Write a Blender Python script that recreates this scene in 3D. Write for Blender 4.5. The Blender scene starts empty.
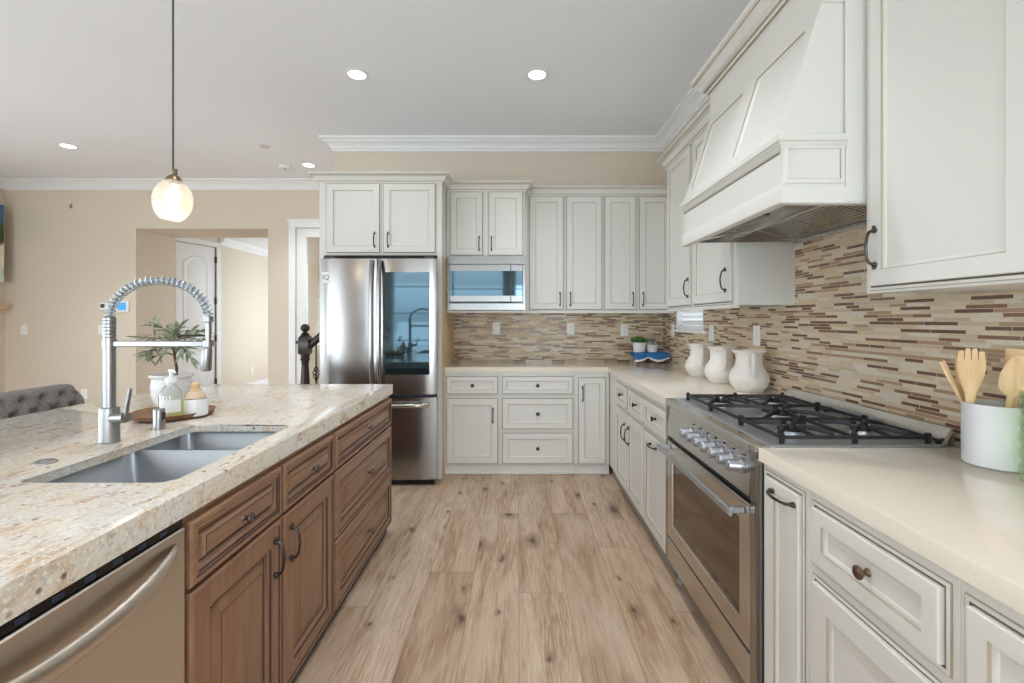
import bpy, bmesh, math, random
from mathutils import Vector, Matrix
random.seed(7)
PI = math.pi
S = bpy.context.scene
COL = S.collection

# ------------------------------------------------------------------ camera, world, light, exposure
H = 1.32
cam_d = bpy.data.cameras.new('camera'); cam = bpy.data.objects.new('camera', cam_d); COL.objects.link(cam)
cam.location = (0, 0, H); cam.rotation_euler = (PI/2, 0, 0)
cam_d.sensor_width = 36; cam_d.sensor_fit = 'HORIZONTAL'; cam_d.lens = 470/1024*36
cam_d.shift_x = -6/1024; cam_d.shift_y = -22/1024; cam_d.clip_start = .03
S.camera = cam
S.view_settings.view_transform = 'Standard'; S.view_settings.look = 'None'
S.view_settings.gamma = 1; S.view_settings.use_curve_mapping = False
S.view_settings.exposure = .01

W = bpy.data.worlds.new('sky'); S.world = W; W.use_nodes = True
nt = W.node_tree; nt.nodes.clear()
wo = nt.nodes.new('ShaderNodeOutputWorld'); bg = nt.nodes.new('ShaderNodeBackground')
tc = nt.nodes.new('ShaderNodeTexCoord'); sx = nt.nodes.new('ShaderNodeSeparateXYZ')
cr = nt.nodes.new('ShaderNodeValToRGB')
nt.links.new(tc.outputs['Generated'], sx.inputs[0]); nt.links.new(sx.outputs['Z'], cr.inputs[0])
e = cr.color_ramp.elements
e[0].position = 0; e[0].color = (.25, .27, .24, 1); e[1].position = .5; e[1].color = (.80, .90, 1.0, 1)
a = e.new(.02); a.color = (.42, .50, .52, 1); a = e.new(.10); a.color = (.92, .97, 1.0, 1)
bg.inputs['Strength'].default_value = 3.0
nt.links.new(cr.outputs[0], bg.inputs[0]); nt.links.new(bg.outputs[0], wo.inputs[0])

def area(name, loc, rot, sx_, sy_, power, color):
    l = bpy.data.lights.new(name, 'AREA'); l.shape = 'RECTANGLE'; l.size = sx_; l.size_y = sy_
    l.energy = power; l.color = color
    o = bpy.data.objects.new(name, l); COL.objects.link(o); o.location = loc; o.rotation_euler = rot
    return o
# daylight through the windows behind and left of the viewer, plus added fill lamps
DAY = (.765, .885, 1.0); UPFILL = (.765, .885, 1.0)
UP = .62                                    # share for the upward lamps added to brighten the ceiling
for xc, w, pw, pb in ((-5.2, 2.1, 24, 22), (-1.5, 2.3, 7, 5), (.55, 1.3, 46, 3)):
    area('daylight_rear', (xc, -2.70, 1.2), (PI/2, 0, 0), w, 1.8, pw*w, DAY)       # faces +Y
    area('added_upfill_rear', (xc, -2.66, .9), (PI/2+.75, 0, 0), w, 1.0, pb*w, UPFILL)  # tilted-up lamp added to brighten the ceiling
area('daylight_left', (-6.66, 1.0, 1.05), (PI/2, 0, -PI/2), 4.7, 1.5, 41, DAY)      # faces +X
area('added_upfill_left', (-6.62, 1.0, .9), (PI/2+.75, 0, -PI/2), 4.7, 1.0, 52, UPFILL)  # added ceiling fill from the left, also tilted up
area('added_fill_hall', (-3.10, 8.8, 1.5), (PI/2, 0, PI/2), 2.2, 1.7, 30, DAY)  # fill lamp added to brighten the hall door and wall
area('added_fill_stairs', (-1.7, 7.56, 1.55), (PI/2, 0, PI), 1.2, 1.3, 24, DAY)  # fill lamp added to brighten the room past the glazed door
S.cycles.transparent_max_bounces = 24; S.cycles.max_bounces = 14; S.cycles.diffuse_bounces = 8

# ------------------------------------------------------------------ geometry helpers
ident = lambda u, d, v: (u, d, v)
class MB:
    def __init__(s, M=ident): s.bm = bmesh.new(); s.M = M
    def v(s, p): return s.bm.verts.new(s.M(*p))
    def f(s, vs, mi=0):
        try: fc = s.bm.faces.new(vs); fc.material_index = mi; return fc
        except ValueError: return None
    def box(s, u0, u1, d0, d1, v0, v1, mi=0, bev=0):
        P = [s.v((u, d, v)) for u in (u0, u1) for d in (d0, d1) for v in (v0, v1)]
        fs = [s.f([P[i] for i in q], mi) for q in ((0,1,3,2),(4,6,7,5),(0,4,5,1),(2,3,7,6),(0,2,6,4),(1,5,7,3))]
        if bev:
            es = list({e for f in fs for e in f.edges})
            r = bmesh.ops.bevel(s.bm, geom=es, offset=bev, segments=2 if bev > .006 else 1, profile=.6, affect='EDGES')
            for f in r['faces']: f.material_index = mi
        return s
    def rings(s, u0, u1, v0, v1, prof, mats=None, cap=0):
        prev = None
        for i, (k, d) in enumerate(prof):
            R = [s.v((u0+k, d, v0+k)), s.v((u1-k, d, v0+k)), s.v((u1-k, d, v1-k)), s.v((u0+k, d, v1-k))]
            if prev:
                m = mats[i-1] if mats else 0
                for j in range(4): s.f([prev[j], prev[(j+1)%4], R[(j+1)%4], R[j]], m)
            prev = R
        s.f(prev, cap); return s
    def loft(s, loops, mi=0, caps=True, closed=True):
        Ls = [[s.v(p) for p in L] for L in loops]; n = len(Ls[0])
        for a_, b_ in zip(Ls, Ls[1:]):
            for j in range(n if closed else n-1): s.f([a_[j], a_[(j+1)%n], b_[(j+1)%n], b_[j]], mi[j] if isinstance(mi, list) else mi)
        m0 = 0 if isinstance(mi, list) else mi
        if caps: s.f(Ls[0], m0); s.f(Ls[-1], m0)
        return s
    def prism(s, poly, axis, a0, a1, mi=0):
        def P(p, t): return {'x': (t, p[0], p[1]), 'y': (p[0], t, p[1]), 'z': (p[0], p[1], t)}[axis]
        return s.loft([[P(p, a0) for p in poly], [P(p, a1) for p in poly]], mi)
    def lathe(s, prof, c=(0,0,0), seg=28, mi=0, tilt=None, close=False):
        loops = []
        for r, z in prof:
            L = []
            for k in range(seg):
                t = 2*PI*k/seg; p = Vector((max(r, 1e-5)*math.cos(t), max(r, 1e-5)*math.sin(t), z))
                if tilt: p = tilt @ p
                L.append((c[0]+p.x, c[1]+p.y, c[2]+p.z))
            loops.append(L)
        if close: loops.append(loops[0])
        return s.loft(loops, mi, caps=not close)
    def tube(s, pts, r, seg=8, mi=0, flat=1.0):
        pts = [Vector(p) for p in pts]; n = len(pts)
        rs = r if isinstance(r, (list, tuple)) else [r]*n
        t0 = (pts[1]-pts[0]).normalized(); up = Vector((0,0,1)) if abs(t0.z) < .9 else Vector((0,1,0))
        nrm = t0.cross(up).normalized(); loops = []
        for i in range(n):
            t = (pts[min(i+1, n-1)]-pts[max(i-1, 0)]).normalized()
            nrm = (nrm - t*nrm.dot(t)).normalized(); b = t.cross(nrm)
            loops.append([tuple(pts[i]+(nrm*math.cos(2*PI*k/seg)+b*math.sin(2*PI*k/seg)*flat)*rs[i]) for k in range(seg)])
        return s.loft(loops, mi)
    def ball(s, c, r, seg=14, mi=0, sc=(1,1,1)):
        n = max(5, seg//2); loops = []
        for i in range(n+1):
            a_ = -PI/2+PI*i/n; rr = max(math.cos(a_)*r, 1e-5)
            loops.append([(c[0]+rr*math.cos(2*PI*k/seg)*sc[0], c[1]+rr*math.sin(2*PI*k/seg)*sc[1], c[2]+math.sin(a_)*r*sc[2]) for k in range(seg)])
        return s.loft(loops, mi)
    def sweep(s, path, prof, mi=0):
        n = len(path); loops = []
        for i, p in enumerate(path):
            def nr(a_, b_):
                d = Vector((b_[0]-a_[0], b_[1]-a_[1])).normalized(); return Vector((d.y, -d.x))
            if i == 0: o = nr(path[0], path[1])
            elif i == n-1: o = nr(path[-2], path[-1])
            else:
                n1, n2 = nr(path[i-1], p), nr(p, path[i+1]); o = (n1+n2)/(1+n1.dot(n2))
            loops.append([(p[0]+o.x*k, p[1]+o.y*k, z) for k, z in prof])
        return s.loft(loops, mi)
    def build(s, name, mats, parent=None, ang=35, weld=True):
        bm = s.bm
        if weld: bmesh.ops.remove_doubles(bm, verts=bm.verts, dist=2e-5)
        bmesh.ops.recalc_face_normals(bm, faces=bm.faces)
        if parent:
            off = Vector((0,0,0)); q = parent
            while q: off += q.location; q = q.parent
            bmesh.ops.translate(bm, verts=bm.verts, vec=-off)
        me = bpy.data.meshes.new(name); bm.to_mesh(me); bm.free()
        for m in (mats if isinstance(mats, (list, tuple)) else [mats]): me.materials.append(m)
        for p in me.polygons: p.use_smooth = True
        me.set_sharp_from_angle(angle=math.radians(ang))
        o = bpy.data.objects.new(name, me); COL.objects.link(o)
        if parent: o.parent = parent
        return o
def rebase(o, loc):
    """move a top-level mesh's origin to the thing's base without moving its shape"""
    loc = Vector(loc); o.data.transform(Matrix.Translation(-(loc-o.location))); o.location = loc; return o
def tag(o, label, cat, group=None):
    o['label'] = label; o['category'] = cat
    if group: o['group'] = group
    return o
def thing(name, loc, label, cat, group=None):
    o = bpy.data.objects.new(name, None); COL.objects.link(o); o.location = loc; o.empty_display_size = .1
    return tag(o, label, cat, group)
def struct(o): o['kind'] = 'structure'; return o
def copy_tree(o, parent=None):
    c = o.copy(); COL.objects.link(c)
    if parent: c.parent = parent
    for ch in list(o.children): copy_tree(ch, c)
    return c

# ------------------------------------------------------------------ materials
def srgb(r, g, b):
    f = lambda c: c/12.92 if c <= .04045 else ((c+.055)/1.055)**2.4
    return (f(r/255), f(g/255), f(b/255), 1)
class Mat:
    def __init__(s, name, col, rough=.5, metal=0, **kw):
        s.m = bpy.data.materials.new(name); s.m.use_nodes = True; s.t = s.m.node_tree
        s.b = s.t.nodes['Principled BSDF']
        s.b.inputs['Base Color'].default_value = col; s.b.inputs['Roughness'].default_value = rough
        s.b.inputs['Metallic'].default_value = metal
        for k, v in kw.items(): s.b.inputs[k.replace('_', ' ')].default_value = v
    def n(s, t, **kw):
        nd = s.t.nodes.new('ShaderNode'+t)
        for k, v in kw.items():
            if k in nd.inputs: nd.inputs[k].default_value = v
            else: setattr(nd, k, v)
        return nd
    def l(s, a_, b_): s.t.links.new(a_, b_)
    def coord(s, scale=(1,1,1), rot=(0,0,0)):
        c = s.n('TexCoord'); m = s.n('Mapping'); m.inputs['Scale'].default_value = scale; m.inputs['Rotation'].default_value = rot
        s.l(c.outputs['Object'], m.inputs[0]); return m.outputs[0]
    def noise(s, co, scale, detail=4, rough=.55, dist=0):
        n = s.n('TexNoise'); n.inputs['Scale'].default_value = scale; n.inputs['Detail'].default_value = detail
        n.inputs['Roughness'].default_value = rough; n.inputs['Distortion'].default_value = dist
        s.l(co, n.inputs['Vector']); return n.outputs['Fac']
    def ramp(s, fac, stops, interp='LINEAR'):
        r = s.n('ValToRGB'); r.color_ramp.interpolation = interp; e = r.color_ramp.elements
        while len(e) < len(stops): e.new(.5)
        for k, (p, c) in enumerate(stops): e[k].position = p; e[k].color = c if len(c) == 4 else (*c, 1)
        s.l(fac, r.inputs[0]); return r.outputs[0]
    def mix(s, fac, a_, b_, mode='MIX'):
        m = s.n('Mix', data_type='RGBA', blend_type=mode)
        for i, x in ((0, fac), (6, a_), (7, b_)):
            if hasattr(x, 'is_output'): s.l(x, m.inputs[i])
            else: m.inputs[i].default_value = x
        return m.outputs[2]
    def math(s, op, a_, b_=0):
        m = s.n('Math', operation=op)
        for i, x in enumerate((a_, b_)):
            if hasattr(x, 'is_output'): s.l(x, m.inputs[i])
            else: m.inputs[i].default_value = x
        return m.outputs[0]
    def bump(s, h, strength=.1, dist=.002):
        b = s.n('Bump'); b.inputs['Strength'].default_value = strength; b.inputs['Distance'].default_value = dist
        s.l(h, b.inputs['Height']); s.l(b.outputs[0], s.b.inputs['Normal'])
    def color(s, c): s.l(c, s.b.inputs['Base Color'])

def painted(name, col, rough=.45, var=.03):
    m = Mat(name, col, rough); co = m.coord()
    n = m.noise(co, 3.0, 3); c2 = tuple(c*(1-var) for c in col[:3])+(1,)
    m.color(m.mix(n, c2, col)); m.bump(m.noise(co, 220, 2), .04, .0008); return m.m
WALL = painted('wall_paint', srgb(217, 205, 188), .75)
CEIL = painted('ceiling_paint', srgb(238, 242, 248), .8)
TRIM = painted('trim_white', srgb(236, 237, 238), .4)
DOORW = painted('door_white', srgb(228, 229, 228), .4)
CREAM = painted('cabinet_cream', srgb(220, 219, 213), .36)
TANSIDE = painted('panel_side_tan', srgb(214, 188, 150), .5)  # tan on the right-hand face of the right fridge panel only
GAP = painted('cabinet_gap', srgb(112, 103, 88), .6, .1)
GLAZE = painted('cabinet_glaze', srgb(176, 164, 142), .5, .2)
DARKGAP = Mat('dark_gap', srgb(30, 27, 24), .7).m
PLASTIC = painted('white_plastic', srgb(240, 240, 238), .35)
BRONZE = Mat('dark_bronze', srgb(72, 66, 64), .32, .85).m
AGED = Mat('aged_bronze', srgb(120, 98, 84), .3, .9).m
PEWTER = Mat('pewter', srgb(120, 112, 108), .25, 1).m
IRON = Mat('cast_iron', srgb(38, 37, 38), .45, .2).m
BLACK = Mat('black_gloss', srgb(14, 15, 18), .12).m
GREYDARK = Mat('dark_grey', srgb(70, 72, 76), .5).m

def steel(name, col, rough, ax=(1,1,60), amt=.12, bmp=.03):
    m = Mat(name, col, rough, 1.0); n = m.noise(m.coord(ax), 12, 3, .6)
    r = m.n('MapRange'); r.inputs['To Min'].default_value = rough-amt*.5; r.inputs['To Max'].default_value = rough+amt*.5
    m.l(n, r.inputs[0]); m.l(r.outputs[0], m.b.inputs['Roughness']); bmp and m.bump(n, bmp, .0006); return m.m
STEEL_H = steel('steel_brushed_horizontal', srgb(200, 197, 192), .2, (1, 1, 60), .05, 0)
STEEL_V = steel('steel_brushed_vertical', srgb(160, 158, 156), .2, (60, 60, 1), .08, .01)
STEEL_DW = steel('steel_dishwasher', srgb(214, 205, 194), .32, (60, 60, 1), .08, 0)
STEEL_SINK = steel('steel_sink', srgb(196, 202, 208), .42, (1, 40, 1))
NICKEL = steel('brushed_nickel', srgb(160, 160, 160), .3, (40, 40, 1), .06, 0)
CHROME = Mat('chrome', srgb(168, 171, 177), .28, 1).m

def quartz():
    m = Mat('quartz_cream', srgb(228, 216, 196), .09); co = m.coord()
    n = m.noise(co, 160, 3); n2 = m.noise(co, 5, 3)
    c = m.mix(m.ramp(n, [(.38, (0,0,0)), (.62, (1,1,1))]), srgb(228, 219, 203), srgb(232, 224, 209))
    m.color(m.mix(m.math('MULTIPLY', n2, .3), c, srgb(224, 214, 197))); return m.m
QUARTZ = quartz()

def granite():
    m = Mat('granite_beige', srgb(226, 214, 196), .12); co = m.coord((1, 1, 1), (0, 0, -.55))
    co2 = m.coord((2.4, .9, 1), (0, 0, -.75)); big = m.noise(co2, 3.2, 5, .6, 1.2)
    base = m.ramp(big, [(.30, srgb(208, 190, 160)), (.45, srgb(216, 206, 190)), (.60, srgb(212, 209, 203)), (.75, srgb(224, 220, 211))])
    st = m.noise(m.coord((2.6, .8, 1), (0, 0, -.9)), 12, 6, .68, .8)
    base = m.mix(m.ramp(st, [(.54, (0,0,0)), (.66, (.85,.85,.85))]), base, srgb(184, 148, 106))
    st2 = m.noise(m.coord((2.2, .8, 1), (0, 0, -.8)), 22, 6, .7, .5)
    base = m.mix(m.ramp(st2, [(.60, (0,0,0)), (.70, (.9,.9,.9))]), base, srgb(128, 96, 74))
    g = m.noise(co, 70, 3, .6)
    base = m.mix(m.ramp(g, [(.34, (.75,.75,.75)), (.46, (0,0,0))]), base, srgb(182, 172, 160))
    g2 = m.noise(m.coord((1.1, 1, 1)), 130, 2, .5)
    base = m.mix(m.ramp(g2, [(.58, (0,0,0)), (.66, (.7,.7,.7))]), base, srgb(240, 234, 222))
    v = m.n('TexVoronoi'); v.inputs['Scale'].default_value = 26; m.l(co, v.inputs['Vector'])
    gate = m.ramp(m.noise(co, 6, 2), [(.46, (0,0,0)), (.54, (1,1,1))])
    sp = m.ramp(v.outputs['Distance'], [(.10, (1,1,1)), (.20, (0,0,0))])
    base = m.mix(m.math('MULTIPLY', m.math('MULTIPLY', sp, gate), .85), base, srgb(104, 78, 66))
    m.color(base); return m.m
GRANITE = granite()

def tile(name, ax):
    m = Mat(name, (1,1,1,1), .3); c = m.n('TexCoord'); s = m.n('SeparateXYZ'); m.l(c.outputs['Object'], s.inputs[0])
    row = m.math('FLOOR', m.math('DIVIDE', s.outputs['Z'], .0134))
    wn = m.n('TexWhiteNoise', noise_dimensions='1D'); m.l(row, wn.inputs['W'])
    u = m.math('ADD', s.outputs[ax], m.math('MULTIPLY', wn.outputs['Value'], .6))
    cb = m.n('CombineXYZ'); m.l(u, cb.inputs[0]); m.l(s.outputs['Z'], cb.inputs[1])
    b = m.n('TexBrick', offset=.43, offset_frequency=2, squash=.62, squash_frequency=3)
    m.l(cb.outputs[0], b.inputs['Vector'])
    for k, v in (('Color1', (0,0,0,1)), ('Color2', (1,1,1,1)), ('Mortar', (.5,.5,.5,1)), ('Scale', 1), ('Mortar Size', .0011),
                 ('Mortar Smooth', .1), ('Bias', 0), ('Brick Width', .128), ('Row Height', .0134)): b.inputs[k].default_value = v
    col = m.ramp(b.outputs['Color'], [(0, srgb(104, 76, 66)), (.15, srgb(134, 100, 82)), (.25, srgb(176, 146, 118)),
        (.36, srgb(208, 188, 156)), (.56, srgb(220, 205, 178)), (.72, srgb(202, 186, 160)), (.86, srgb(222, 214, 198))], 'CONSTANT')
    n = m.noise(m.coord((3, 3, 18)), 12, 4)
    col = m.mix(m.ramp(n, [(.35, (.25,.25,.25)), (.65, (0,0,0))]), col, srgb(160, 130, 104))
    m.color(m.mix(b.outputs['Fac'], col, srgb(206, 190, 164)))
    r = m.ramp(b.outputs['Color'], [(0, (.22,.22,.22)), (.4, (.5,.5,.5)), (.84, (.25,.25,.25))], 'CONSTANT'); m.l(r, m.b.inputs['Roughness'])
    m.bump(m.math('SUBTRACT', 1, b.outputs['Fac']), .35, .0015); return m.m
TILE_B = tile('mosaic_tile_back', 'X'); TILE_R = tile('mosaic_tile_right', 'Y')

def floor_mat():
    m = Mat('oak_planks', srgb(190, 160, 130), .38)
    at = m.n('Attribute', attribute_name='plank'); r = at.outputs['Fac']
    cb = m.n('CombineXYZ'); m.l(m.math('MULTIPLY', r, 37), cb.inputs[1])
    c = m.n('TexCoord'); va = m.n('VectorMath', operation='ADD'); m.l(c.outputs['Object'], va.inputs[0]); m.l(cb.outputs[0], va.inputs[1])
    def mp(sc):
        q = m.n('Mapping'); q.inputs['Scale'].default_value = sc; m.l(va.outputs[0], q.inputs[0]); return q.outputs[0]
    g = m.noise(mp((26, 1.6, 1)), 2.2, 6, .62, 1.4); g2 = m.noise(mp((120, 5, 1)), 2.0, 3, .6)
    tone = m.ramp(r, [(0, srgb(178, 152, 126)), (.35, srgb(198, 174, 148)), (.65, srgb(188, 160, 130)), (1, srgb(206, 188, 166))])
    col = m.mix(m.ramp(g, [(.36, (.85,.85,.85)), (.58, (0,0,0))]), tone, srgb(142, 108, 82))
    col = m.mix(m.ramp(g2, [(.40, (.35,.35,.35)), (.6, (0,0,0))]), col, srgb(140, 112, 88))
    big = m.noise(mp((5, .9, 1)), 1.6, 3, .5, .6)
    col = m.mix(m.ramp(big, [(.42, (0,0,0)), (.68, (.55,.55,.55))]), col, srgb(214, 196, 174))
    v = m.n('TexVoronoi', feature='F1', voronoi_dimensions='2D'); v.inputs['Scale'].default_value = 1.0
    wob = m.n('VectorMath', operation='ADD'); m.l(mp((5.2, 2.4, 1)), wob.inputs[0])
    wn = m.n('TexNoise'); wn.inputs['Scale'].default_value = 9; m.l(va.outputs[0], wn.inputs['Vector'])
    ws = m.n('VectorMath', operation='SCALE'); ws.inputs['Scale'].default_value = .30; m.l(wn.outputs['Color'], ws.inputs[0]); m.l(ws.outputs[0], wob.inputs[1])
    m.l(wob.outputs[0], v.inputs['Vector'])
    gate = m.n('SeparateColor'); m.l(v.outputs['Color'], gate.inputs[0])
    gt = m.math('GREATER_THAN', gate.outputs[0], .50)
    dd = m.math('DIVIDE', v.outputs['Distance'], m.math('ADD', m.math('MULTIPLY', m.math('POWER', gate.outputs[1], 2), 1.5), .35))
    kn = m.math('MULTIPLY', m.ramp(dd, [(.05, (1,1,1)), (.09, (.5,.5,.5)), (.24, (0,0,0))]), gt)
    col = m.mix(m.math('MULTIPLY', kn, .9), col, srgb(84, 60, 44))
    ck = m.noise(mp((34, 1.1, 1)), 1.5, 4, .6, 2.2); gk = m.noise(mp((3, 1.2, 1)), 1.9, 2)
    crk = m.math('MULTIPLY', m.ramp(ck, [(.485, (0,0,0)), (.50, (1,1,1)), (.515, (0,0,0))]), m.ramp(gk, [(.56, (0,0,0)), (.66, (1,1,1))]))
    col = m.mix(m.math('MULTIPLY', crk, .6), col, srgb(96, 70, 52))
    m.color(col); rr = m.n('MapRange'); rr.inputs['To Min'].default_value = .3; rr.inputs['To Max'].default_value = .5
    m.l(g, rr.inputs[0]); m.l(rr.outputs[0], m.b.inputs['Roughness']); m.bump(g2, .08, .0008); return m.m
FLOOR = floor_mat()
SEAM = Mat('floor_seam', srgb(120, 92, 70), .7).m

def wood(name, c1, c2, rough=.4, sc=(14, 14, 1.2), k=3.0):
    m = Mat(name, c1, rough); n = m.noise(m.coord(sc), k, 6, .62, .6)
    m.color(m.mix(m.ramp(n, [(.35, (0,0,0)), (.68, (1,1,1))]), c1, c2)); m.bump(n, .06, .0006); return m.m
ISLAND = wood('island_wood', srgb(148, 114, 88), srgb(126, 92, 70), .33, (14, 14, 1.2))
ISLAND_H = wood('island_wood_horizontal', srgb(150, 116, 90), srgb(128, 94, 72), .33, (14, 1.2, 14))
ISLAND_G = Mat('island_glaze', srgb(62, 42, 34), .5).m
DARKWOOD = wood('dark_stained_wood', srgb(48, 34, 32), srgb(34, 24, 24), .3)
LIGHTWOOD = wood('beech_wood', srgb(226, 196, 152), srgb(208, 172, 124), .5, (20, 20, 2))
TRAYWOOD = wood('tray_wood', srgb(146, 108, 78), srgb(110, 76, 52), .5, (8, 2, 8))
RISERWOOD = wood('riser_wood', srgb(150, 88, 54), srgb(118, 64, 38), .45)
CERAMIC = painted('white_ceramic', srgb(226, 227, 227), .22, .02)
CHALK = painted('chalky_ceramic', srgb(234, 229, 222), .55, .05)
SHADE = None
def glassish(name, col, alpha, rough=.05, tr=.0):
    """thin clear glass: mostly see-through, a fresnel sheen and a tint"""
    m = Mat(name, col, rough); t = m.t; out = t.nodes['Material Output']
    tp = m.n('BsdfTransparent'); tp.inputs[0].default_value = col; gl = m.n('BsdfGlossy'); gl.inputs['Roughness'].default_value = rough
    lw = m.n('LayerWeight'); lw.inputs[0].default_value = .5; mx = m.n('MixShader'); m.l(m.math('ADD', m.math('MULTIPLY', m.math('POWER', lw.outputs['Facing'], 4), .7), .04+alpha), mx.inputs[0])
    m.l(tp.outputs[0], mx.inputs[1]); m.l(gl.outputs[0], mx.inputs[2])
    last = mx.outputs[0]
    if tr:
        df = m.n('BsdfTranslucent'); df.inputs[0].default_value = col; d2 = m.n('BsdfDiffuse'); d2.inputs[0].default_value = col
        ad = m.n('MixShader'); ad.inputs[0].default_value = .5; m.l(df.outputs[0], ad.inputs[1]); m.l(d2.outputs[0], ad.inputs[2])
        m2 = m.n('MixShader'); m2.inputs[0].default_value = tr; m.l(last, m2.inputs[1]); m.l(ad.outputs[0], m2.inputs[2]); last = m2.outputs[0]
    m.l(last, out.inputs[0]); return m.m
GLASS = glassish('clear_glass', (.97, .98, .98, 1), .02)
GLOBE = glassish('crackle_glass', (.97, .94, .90, 1), .06, .12, .15)
GREENGLASS = glassish('green_glass', (.86, .95, .82, 1), .04, .08, .04)
SOAP = glassish('yellow_soap', (.96, .94, .55, 1), .0, .2, .55)
STEEL_M = steel('steel_satin_grey', srgb(150, 150, 148), .26, (1, 1, 60), .05, 0)
MIRRORGLASS = Mat('dark_mirror_glass', srgb(80, 102, 114), .04, .9).m
OVENGLASS = Mat('oven_glass', srgb(112, 98, 86), .05, .75).m
def emis(name, col, st):
    m = Mat(name, col, .5); m.b.inputs['Emission Color'].default_value = col; m.b.inputs['Emission Strength'].default_value = st; return m.m
BULB = emis('bulb', (1, .93, .82, 1), 3.2); CANLIGHT = emis('can_light', (1, .97, .93, 1), 9); SCREEN = emis('thermostat_screen', srgb(70, 150, 215), .6)
def fabric(name, c1, c2, sc):
    m = Mat(name, c1, .9); n = m.noise(m.coord(), sc, 3, .7); m.color(m.mix(m.ramp(n, [(.35, (0,0,0)), (.65, (1,1,1))]), c1, c2)); m.bump(n, .4, .001); return m.m
TWEED = fabric('grey_tweed', srgb(152, 148, 148), srgb(110, 105, 104), 200)
LEAF = fabric('olive_leaf', srgb(126, 138, 112), srgb(158, 166, 144), 30)
SUCC = fabric('succulent_green', srgb(60, 112, 52), srgb(96, 148, 78), 60)
BARK = wood('bark', srgb(92, 74, 62), srgb(70, 56, 46), .8)
SOIL = fabric('soil', srgb(70, 56, 46), srgb(48, 38, 30), 120)
# ------------------------------------------------------------------ the setting
C = 3.09; YB = 4.625; XW = 1.43; YR = 6.0; XL = -6.55; XE = -1.81; YF = -2.6
# floor: one mesh of planks running away from the viewer
mb = MB(); lay = mb.bm.faces.layers.float.new('plank')
PW = .232; ends = {-1: 3.2, -2: 2.457, 0: 2.27, 1: 3.2, -3: 3.38, 3: 2.12, 2: 1.2}
mb.box(XL-.1, XW+.1, YF-.1, 12.2, -.06, -.0012, 1)
i0 = int((XL-.1)/PW)-1
for i in range(i0, int(1.53/PW)+1):
    x0 = max(.004+i*PW, XL-.1); x1 = min(.004+(i+1)*PW, XW+.1)
    if x1 <= x0: continue
    y = ends.get(i, random.uniform(0, 1.8)); 
    while y > YF-.1: y -= random.choice((1.22, 1.52, 1.83))
    y = y0 = y
    first = ends.get(i); seq = []
    if first is not None:
        q = first; ys = [q]
        while q > YF: q -= random.choice((1.52, 1.83)); ys.insert(0, q)
        q = first
        while q < 12.1: q += random.choice((1.52, 1.83)); ys.append(q)
    else:
        ys = [y]
        while ys[-1] < 12.1: ys.append(ys[-1]+random.choice((1.22, 1.52, 1.83)))
    for a_, b_ in zip(ys, ys[1:]):
        a_ = max(a_, YF-.1); b_ = min(b_, 12.2)
        g = .0009
        fc = mb.f([mb.v((x0+g, a_+g, 0)), mb.v((x1-g, a_+g, 0)), mb.v((x1-g, b_-g, 0)), mb.v((x0+g, b_-g, 0))])
        fc[lay] = random.random()
fl = mb.build('floor', [FLOOR, SEAM]); struct(fl)

mb = MB(); mb.box(XL-.15, XW+.15, YF-.15, YR+.15, C, C+.1); struct(mb.build('ceiling', CEIL))
# kitchen back wall with its return on the left
mb = MB(); mb.box(XE, XW, YB, YB+.15, 0, C); mb.box(XE, XE+.15, YB+.15, YR, 0, C)
wb = struct(mb.build('wall_back', WALL))
mb = MB(); mb.box(-.627, XW-.008, YB-.008, YB, .90, 1.55); t_ = mb.build('backsplash', TILE_B, wb); t_['label'] = 'mosaic strip tile in browns and creams'
# right wall with the small window opening
WY0, WY1, WZ0, WZ1 = 3.605, 4.245, 1.235, 2.25
mb = MB()
mb.box(XW, XW+.15, YF-.15, WY0, 0, C); mb.box(XW, XW+.15, WY1, YB+.15, 0, C)
mb.box(XW, XW+.15, WY0, WY1, 0, WZ0); mb.box(XW, XW+.15, WY0, WY1, WZ1, C)
wr = struct(mb.build('wall_right', WALL))
mb = MB(); xt = XW-.008
mb.box(xt, XW, -.6, WY0, .90, 1.76); mb.box(xt, XW, WY1, YB-.008, .90, 1.76); mb.box(xt, XW, WY0, WY1, .90, WZ0)
t_ = mb.build('backsplash', TILE_R, wr); t_['label'] = 'mosaic strip tile in browns and creams'
# living room end wall with an opening to the hall and a doorway
OX0, OX1, OZ = -4.877, -3.191, 2.479; DX0, DX1, DZ = -2.837, -1.96, 2.49
mb = MB()
for a_, b_, z0 in ((XL-.15, OX0, 0), (OX0, OX1, OZ), (OX1, DX0, 0), (DX0, DX1, DZ), (DX1, XE+.15, 0)):
    mb.box(a_, b_, YR, YR+.15, z0, C)
mb.box(OX0-.15, OX0, YR+.15, 6.663, 0, C); mb.box(OX0, OX1, YR+.15, 6.663, OZ, C)
mb.box(OX1, OX1+.12, YR+.15, 7.7, 0, C); mb.box(OX1, OX1+.12, 9.9, 11.9, 0, C); mb.box(OX1, OX1+.12, 7.7, 9.9, 0, .65); mb.box(OX1, OX1+.12, 7.7, 9.9, 2.35, C)   # opening added for the hall fill lamp
struct(mb.build('wall_far', WALL))
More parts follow.
